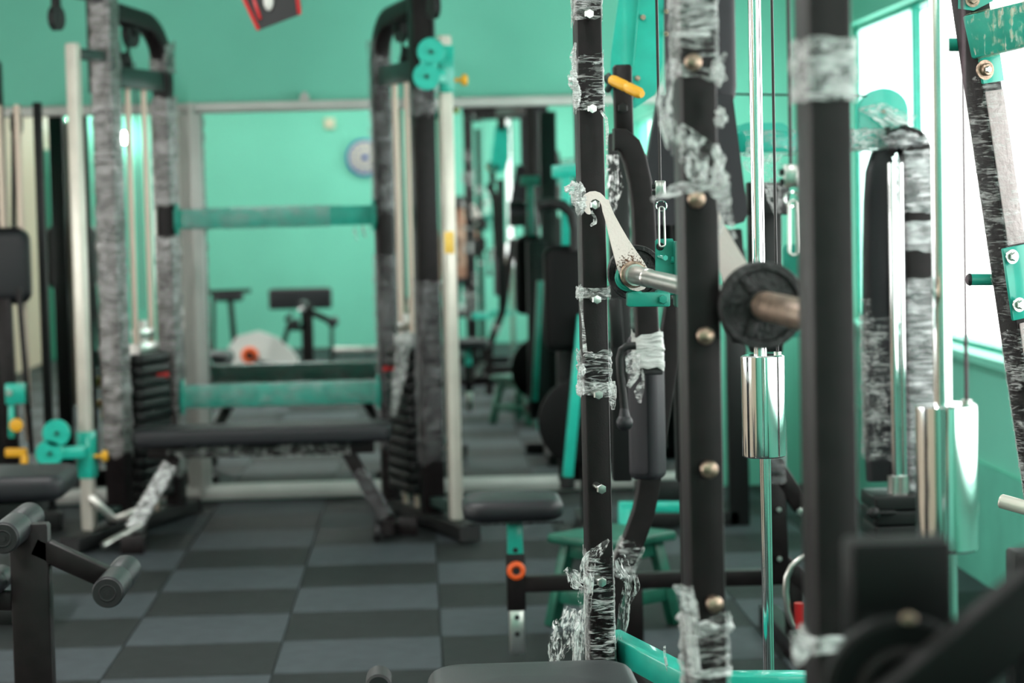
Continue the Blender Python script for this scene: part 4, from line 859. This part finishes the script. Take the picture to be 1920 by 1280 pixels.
b.sheet([P(1079, 80, 4.0), P(1074, 110, 4.0), P(1078, 140, 4.0)], [.004, .012, .008], X, seed=1, n=5); b.knot(P(1074, 150, 4.0), .010, 21, (.8, .5, 1.5), amp=.8); b.knot(P(1082, 182, 4.0), .008, 22, (.8, .5, 2.2), amp=.8)
b.sheet([P(1126, 207, 3.98), P(1136, 222, 3.98), P(1139, 250, 3.98), P(1137, 300, 3.98)], [.004, .006, .006, .002], X, seed=5, n=4, amp=.002)
b.sheet([P(1083, 205, 3.98), P(1105, 204, 3.98), P(1140, 198, 3.98)], [.003, .004, .003], Z, seed=6, n=4, amp=.001)
film_part(b, 'film_w', up1)
# hanging film at the foot of the first upright
b = MB(); b.sheet([P(1142, 1012, 3.98), P(1110, 1045, 3.97), P(1098, 1080, 3.96), P(1096, 1130, 3.96), P(1090, 1190, 3.96), P(1084, 1245, 3.96)], [.006, .026, .028, .024, .024, .016], X, amp=.008, seed=31, n=14)
b.sheet([P(1160, 1045, 4.1), P(1180, 1080, 4.1), P(1176, 1130, 4.1), P(1165, 1180, 4.1), P(1158, 1215, 4.1)], [.025, .034, .024, .018, .010], X, amp=.010, seed=33, n=12)
film_part(b, 'film_v', up1)
b = MB(); b.sheet([P(1060, 1066, 4.0), P(1078, 1085, 4.0), P(1095, 1100, 4.0)], [.012, .03, .015], Z, amp=.008, seed=35, n=10)
b.sheet([P(1075, 1140, 3.95), P(1060, 1180, 3.93), P(1045, 1215, 3.93), P(1038, 1245, 3.93)], [.03, .045, .042, .012], X, amp=.010, seed=36, n=12, cup=.7)
b.sheet([P(1082, 1150, 3.95), P(1083, 1200, 3.94), P(1080, 1245, 3.94)], [.02, .024, .012], X, amp=.012, seed=37, n=8, cup=.9)
film_part(b, 'film_v', up1)
# film on the second upright
b = MB(); b.wrapt(on(c2, 1300, 150, 2.86), on(c2, 1296, -90, 2.86), W+.002, D+.004, axs, amp=.004, step=.003, seed=41, fold=40, nper=12, ragged=.02)
b.wrapt(on(c2, 1345, 1330, 2.86), on(c2, 1342, 1160, 2.86), W+.002, D+.004, axs, amp=.008, step=.003, seed=42, fold=40, nper=12, ragged=.02)
film_part(b, 'film', up2); b = MB(); b.sheet([P(1258, 110, 2.80), P(1248, 170, 2.79), P(1250, 230, 2.79), P(1275, 285, 2.78), P(1310, 310, 2.78), P(1345, 330, 2.78)], [.010, .018, .020, .026, .034, .022], X, amp=.008, seed=43, n=12)
b.sheet([P(1275, 235, 2.79), P(1305, 275, 2.785), P(1335, 310, 2.78), P(1352, 350, 2.78)], [.01, .035, .04, .02], X, amp=.008, seed=44, n=12)
film_part(b, 'film_v', up2)
b = MB(); b.sheet([P(1222, 375, 2.74), P(1240, 366, 2.76), P(1262, 356, 2.78), P(1290, 351, 2.785), P(1330, 348, 2.785), P(1356, 352, 2.79)], [.004, .008, .016, .014, .013, .018], Z, amp=.006, seed=51, n=8)
b.sheet([P(1340, 270, 2.79), P(1350, 300, 2.79), P(1352, 340, 2.79), P(1356, 370, 2.79)], [.006, .014, .014, .02], X, amp=.008, seed=52, n=8)
b.sheet([P(1345, 350, 2.79), P(1362, 378, 2.79), P(1368, 410, 2.79), P(1378, 448, 2.79)], [.024, .012, .008, .005], X, amp=.005, seed=53, n=6)
b.sheet([P(1350, 370, 2.79), P(1355, 400, 2.79), P(1350, 440, 2.79)], [.014, .008, .004], X, amp=.005, seed=54, n=6)
b.knot(P(1346, 138, 2.8), .010, 5, (.8, .8, 1.4), amp=.8); b.sheet([P(1342, 120, 2.8), P(1352, 112, 2.8), P(1361, 100, 2.8)], [.012, .008, .004], Z, seed=55, n=5); b.knot(P(1352, 220, 2.82), .007, 9, (1, 1, 1.5), amp=.8)
b.bar(P(1256, 66, 2.79), P(1334, 64, 2.79), .006, .003, Z)
b.wrapt(on(c2, 1345, 1185, 2.86), on(c2, 1342, 1163, 2.86), W+.006, D+.008, axs, amp=.012, step=.002, seed=57, fold=70, nper=14, ragged=.012)
b.wrapt(on(c2, 1345, 1268, 2.86), on(c2, 1342, 1252, 2.86), W+.006, D+.008, axs, amp=.010, step=.002, seed=58, fold=70, nper=14, ragged=.008)
b.sheet([P(1288, 1100, 2.8), P(1292, 1140, 2.8), P(1298, 1190, 2.8), P(1302, 1260, 2.8)], [.014, .022, .016, .016], X, amp=.008, seed=59, n=8); b.sheet([P(1262, 1098, 2.8), P(1275, 1104, 2.8), P(1290, 1112, 2.8)], [.004, .012, .012], Z, amp=.004, seed=60, n=6)
film_part(b, 'film_w', up2)
# film bands on the third upright
b = MB(); b.wrapt(on(c3, 1545, 190, 2.34), on(c3, 1545, 68, 2.34), W+.004, D+.004, axs, amp=.006, step=.004, seed=61, fold=40, ragged=.006)
b.wrapt(on(c3, 1580, 1225, 2.34), on(c3, 1580, 1190, 2.34), W+.006, D+.006, axs, amp=.008, step=.004, seed=62, fold=40, ragged=.006)
b.sheet([P(1512, 1190, 2.28), P(1502, 1220, 2.28), P(1492, 1250, 2.28)], [.03, .02, .008], X, amp=.006, seed=63); film_part(b, 'film_w', up3)
# teal foot brace
b = MB(); b.bar(P(1145, 1203, 4.18), P(1330, 1300, 3.78), .046, .04, Z, bev=.003); br = obj('foot_brace', b, 'teal', SM, 'teal diagonal foot brace')
b = MB(); b.bar(P(1330, 1277, 3.78), P(1530, 1277, 3.78), .03, .05, Z, bev=.003); obj('foot_brace', b, 'teal', SM, 'teal level foot brace')
b = MB(); q = P(1243, 1240, 3.93); b.sheet([q+V((0, -.03, .035)), q+V((.002, -.035, 0)), q+V((.01, -.035, -.03))], [.004, .006, .003], X, seed=3, n=4); obj('film_tail', b, 'film_w', br)

# seat pad in the foreground and a knob beside it
t = thing('bench_seat', 'dark vinyl bench seat cut by the bottom edge before the rack', 'bench', (P(1000, 1270, 3.7).x, 3.7, 0))
c = P(1000, 1280, 3.72); b = MB(); b.cushion(c-Z*.02, .355, .30, .06, rnd=.026, corner=.06, puff=.008); pd = obj('pad', b, 'vinyl', t)
b = MB(); b.bar((c.x, 3.72, .03), (c.x, 3.72, c.z-.05), .06, .06, X); b.bar((c.x-.12, 3.55, .03), (c.x+.06, 3.55, .03), .06, .06, Z); b.bar((c.x, 3.5, .03), (c.x, 3.85, .03), .06, .06, X); obj('post', b, 'black', t)
b = MB(); q = P(710, 1284, 3.7); b.cyl(q-Y_*.02, q+Y_*.06, .022, 22, bev=.004); b.bar(q+Y_*.02-Z*.01, q+Y_*.02-Z*.12, .03, .03, X); b.bar(q+Y_*.02-Z*.12, V((c.x-.03, 3.72, q.z-.12)), .03, .03, Z); obj('side_roller', b, 'cap', t)

# ================================================================== LEANING WRAPPED FRAME at the right edge
Yl = 4.0
LF = thing('leaning_frame', 'leaning wrapped machine frame with teal plates and pegs at the right edge', 'gym machine', (P(2000, 1280, Yl).x, Yl, 0))
q0, q1 = P(1810, -60, Yl), P(1960, 960, Yl); dd = (q1-q0).normalized(); q2 = q1+dd*((q1.z-.05)/-dd.z)
rf = V((.515, -.857, 0))
b = MB(); b.bar(q0, q2, .046, .05, rf, bev=.003); lt_ = obj('leaning_tube', b, 'black', LF)
def qa(y): return q0.lerp(q1, (y+60)/1020)
b = MB(); b.wrapt(qa(590), qa(140), .048, .052, rf, amp=.003, step=.0025, seed=71, fold=70, nper=10, skew=2.5, ragged=.01); b.wrapt(qa(950), qa(610), .048, .052, rf, amp=.004, step=.0025, seed=72, fold=70, nper=10, skew=2.5, ragged=.01); obj('stretch_film', b, 'film_d', lt_)
# pale strips: sheen on the tube's lit face, put into the colour
nrm = basis(dd, rf)[1]; fac = basis(dd, rf)[0]
nn = V((.68, -.73, 0))
def onface(y, h=.004):
    p = qa(y); s_, n_ = basis(dd, rf); return p, s_, n_
M['sleeve'] = mat('pale_pink_sheen', (.52, .42, .42), .35, bump=.5, bscale=60)  # painted sheen of the wrapped tube's lit face
# choose the face that looks towards the window side of the camera
s_, n_ = basis(dd, rf)
face_n = max((s_, -s_, n_, -n_), key=lambda v: v.dot(V((.515, -.857, 0)))); face_t = basis(dd, face_n)[1]
def slab(y0, y1, wdt, th, mm, nm, lab=None, par=LF):
    b = MB(); a = qa(y0)+face_n*.026; d = qa(y1)+face_n*.026; b.bar(a, d, th, wdt, face_n, bev=.0015); return obj(nm, b, mm, par, lab)
slab(170, 455, .044, .003, 'sleeve', 'sheen_strip', 'pale pink sheen painted on the tube face under the film')
slab(600, 960, .044, .003, 'sleeve', 'sheen_strip', 'pale pink sheen painted on the tube face under the film')
b = MB(); b.wrapt(qa(452)+face_n*.004, qa(175)+face_n*.004, .050, .056, rf, amp=.003, step=.003, seed=77, fold=60, skew=2.5); b.wrapt(qa(950)+face_n*.004, qa(612)+face_n*.004, .050, .056, rf, amp=.003, step=.003, seed=78, fold=60, skew=2.5); obj('stretch_film', b, 'film_d', LF)
pl1 = slab(105, 155, .052, .006, 'teal', 'mount_plate', 'teal bolted mounting plate'); bolt(pl1, P(1846, 131, Yl-.05), .011, (.3, -.9, 0), .003, 'rusty', False, True); bolt(pl1, P(1846, 131, Yl-.056), .006, (.3, -.9, 0), .01, 'zinc')
pl2 = slab(458, 592, .075, .006, 'teal', 'mount_plate', 'long teal bolted plate'); 
for q in ((1897, 481), (1910, 571)): bolt(pl2, P(*q, Yl-.05), .008, (.3, -.9, 0), .004, 'zinc', True, True)
b = MB(); b.bar(P(1815, 72, Yl-.03), P(2080, 8, Yl-.10), .076, .05, Z, bev=.003); tbm = obj('upper_beam', b, 'teal_d', LF, 'teal beam at the top right')
b = MB(); b.wrapt(P(1822, 70, Yl-.03), P(2075, 9, Yl-.10), .078, .053, Z, amp=.002, step=.004, seed=80); obj('stretch_film', b, 'film_tan', tbm)
b = MB(); b.plate([P(x, y, Yl-.05) for x, y in ((1798, -20), (1798, 16), (1826, 20), (1862, 2), (1862, -20))], V((0, .006, 0))); pz_ = obj('mount_plate', b, 'teal', LF); bolt(pz_, P(1823, 0, Yl-.055), .008, -Y_, .004, 'rusty', True, True)
for (x0_, x1_, y_, yk, r_p, lab) in ((1811, 1875, 524, Yl+.02, .0105, 'teal_d'), (1756, 1822, 84, Yl+.02, .0115, 'teal_d')):
    b = MB(); b.cyl(P(x0_+8, y_, yk), P(x1_, y_, yk), r_p, 22); pg = obj('peg', b, lab, LF)
    b = MB(); b.lathe(P(x0_+9, y_, yk), -X, [(r_p+.0005, 0), (r_p+.0008, .003), (r_p*.8, .007), (r_p*.3, .009)], 22); obj('peg_cap', b, 'cap', pg)
b = MB(); b.cyl(P(1874, 938, Yl-.02), P(1960, 962, Yl-.06), .013, 22, bev=.003); obj('peg', b, 'galv', LF, 'pale peg with chipped paint')
b = MB(); b.bar(P(1925, 1030, 3.2), P(1925, 1300, 3.2), .05, .05, X); obj('stub', b, 'dark', LF)
e0 = P(2100, 0, Yl-.10); b = MB(); b.bar(e0+Z*.08, V((e0.x+.05, Yl-.10, .05)), .05, .05, X); obj('rear_tube', b, 'black', LF)
b = MB(); b.bar((q2.x-.25, Yl, .03), (max(e0.x, q2.x)+.1, Yl-.06, .03), .06, .06, Z); obj('base', b, 'black', LF)

# ================================================================== NEAR DARK MACHINE, bottom right, strongly out of focus
Yn = 1.75
NM = thing('near_machine', 'very blurred black machine head with wheel in the bottom right corner', 'gym machine', (P(1700, 1280, Yn).x, Yn, 0))
c = P(1682, 1110, Yn+.05)
b = MB(); b.box(c, (.082, .05, .088), bev=.004); obj('block', b, 'soot', NM)
c = P(1690, 1300, Yn-.02); r = .062
b = MB(); b.lathe(c-Y_*.01, Y_, [(.03, 0), (r-.004, 0), (r, .004), (r, .016), (r-.004, .02), (.03, .02)], 44); wh = obj('wheel', b, 'soot', NM)
b = MB(); b.torus(c-Y_*.012, .034, .005, Y_); obj('wheel_rim', b, 'black', wh)
bolt(wh, P(1700, 1160, Yn-.02), .006, -Y_, .004, 'rusty', False)
b = MB(); b.bar(P(2010, 1070, Yn-.08), P(1670, 1350, Yn-.08), .036, .05, Y_); b.bar(P(1950, 1030, Yn-.06), P(1975, 1300, Yn-.06), .035, .04, X); obj('arm', b, 'soot', NM)
b = MB(); b.bar(V((c.x, Yn+.05, .0)), V((c.x, Yn+.05, P(1682, 1150, Yn).z)), .05, .05, X); b.bar((c.x-.2, Yn+.05, .03), (c.x+.3, Yn+.05, .03), .06, .06, Z); obj('column', b, 'soot', NM)

# ================================================================== PERSON near the camera, seen in the mirror
pp = MP(868, 640, 20.6)
t = thing('person', 'standing person with dark hair in a patterned light brown shirt and dark trousers', 'person', (pp.x, pp.y, 0))
def skin(name, nodes, edges, m_, par, sub=1):
    me = bpy.data.meshes.new(name); me.from_pydata([n[0] for n in nodes], edges, []); o = bpy.data.objects.new(name, me); COL.objects.link(o); o.parent = par
    md = o.modifiers.new('skin', 'SKIN'); me.skin_vertices or None
    if not me.skin_vertices: 
        bpy.context.view_layer.objects.active = o; bpy.ops.object.mode_set(mode='EDIT'); bpy.ops.object.mode_set(mode='OBJECT')
    for i, n in enumerate(nodes):
        r = n[1]; me.skin_vertices[0].data[i].radius = (r, r) if not isinstance(r, tuple) else r
    me.skin_vertices[0].data[0].use_root = True
    s = o.modifiers.new('sub', 'SUBSURF'); s.levels = sub; s.render_levels = sub
    me.materials.append(M[m_]); return o
k = 1.42/1.7
def S(*a): return V(a)*k
# facing the mirror (+Y); right hand raised holding something to the chest
nodes = [(S(0, 0, .92), (.13*k, .10*k)), (S(0, 0, 1.12), (.12*k, .09*k)), (S(0, 0, 1.34), (.14*k, .09*k)), (S(0, 0, 1.45), (.055*k, .055*k)), (S(0, .02, 1.53), (.05*k, .055*k)), (S(0, .02, 1.62), (.075*k, .085*k)), (S(0, .01, 1.69), (.05*k, .06*k)),
         (S(.17, 0, 1.38), .055*k), (S(.22, .03, 1.12), .042*k), (S(.16, .22, 1.2), .034*k), (S(.13, .28, 1.23), .026*k),
         (S(-.17, 0, 1.38), .055*k), (S(-.23, .0, 1.12), .042*k), (S(-.22, .08, .9), .034*k), (S(-.21, .11, .82), .026*k),
         (S(.09, 0, .85), .08*k), (S(.10, .02, .48), .055*k), (S(.10, 0, .09), .038*k), (S(.10, .12, .035), .035*k),
         (S(-.09, 0, .85), .08*k), (S(-.10, .02, .48), .055*k), (S(-.10, 0, .09), .038*k), (S(-.10, .12, .035), .035*k)]
edg = [(0, 1), (1, 2), (2, 3), (3, 4), (4, 5), (5, 6), (2, 7), (7, 8), (8, 9), (9, 10), (2, 11), (11, 12), (12, 13), (13, 14), (0, 15), (15, 16), (16, 17), (17, 18), (0, 19), (19, 20), (20, 21), (21, 22)]
for base, sgn, up in ((10, 1, V((-.25, .85, .4))), (14, -1, V((0, .3, -1)))):
    w0 = nodes[base][0]; up = up.normalized(); sx = V((1, 0, 0))
    for i_, ln in enumerate((.075, .085, .08, .065)):
        b0 = w0+sx*(i_-1.5)*.019*k+up*.05*k; n0 = len(nodes); nodes += [(b0, .009*k), (b0+up*ln*.5*k, .0085*k), (b0+up*ln*k+V((0, 0, -.01)), .007*k)]; edg += [(base, n0), (n0, n0+1), (n0+1, n0+2)]
    n0 = len(nodes); nodes += [(w0+sx*sgn*-.04*k+up*.02*k, .010*k), (w0+sx*sgn*-.06*k+up*.05*k, .008*k)]; edg += [(base, n0), (n0, n0+1)]
skin('body', nodes, edg, 'skin', t, 2)
skin('shirt', [(S(0, 0, .90), (.15*k, .115*k)), (S(0, 0, 1.12), (.14*k, .105*k)), (S(0, 0, 1.34), (.155*k, .105*k)), (S(0, 0, 1.43), (.075*k, .075*k)), (S(.17, 0, 1.38), .072*k), (S(.21, .02, 1.18), .06*k), (S(-.17, 0, 1.38), .072*k), (S(-.22, 0, 1.18), .06*k)], [(0, 1), (1, 2), (2, 3), (2, 4), (4, 5), (2, 6), (6, 7)], 'shirt', t, 2)
skin('trousers', [(S(0, 0, .95), (.14*k, .11*k)), (S(.09, 0, .82), .095*k), (S(.10, .02, .48), .07*k), (S(.10, 0, .07), .055*k), (S(-.09, 0, .82), .095*k), (S(-.10, .02, .48), .07*k), (S(-.10, 0, .07), .055*k)], [(0, 1), (1, 2), (2, 3), (0, 4), (4, 5), (5, 6)], 'trousers', t, 2)
org = ORG[t.name]
b = MB(); b.ball(org+S(0, -.005, 1.645), .098*k, 20, 14, (.92, 1.05, 1.0)); b.v = [v for v in b.v]; hr = obj('hair', b, 'hair', t)
b = MB(); b.ball(org+S(-.03, .105, 1.615), .009*k, 8, 6); b.ball(org+S(.03, .105, 1.615), .009*k, 8, 6); obj('eye', b, 'hair', t)
b = MB(); b.ball(org+S(0, .118, 1.585), .014*k, 8, 6, (.8, 1, 1.5)); b.ball(org+S(-.085, .02, 1.6), .02*k, 8, 6, (.4, .8, 1.3)); b.ball(org+S(.085, .02, 1.6), .02*k, 8, 6, (.4, .8, 1.3)); obj('face_feature', b, 'skin', t)
b = MB(); b.box(org+S(.0, .12, 1.545), (.04*k, .012, .008), bev=.002); obj('mouth', b, 'red', t)
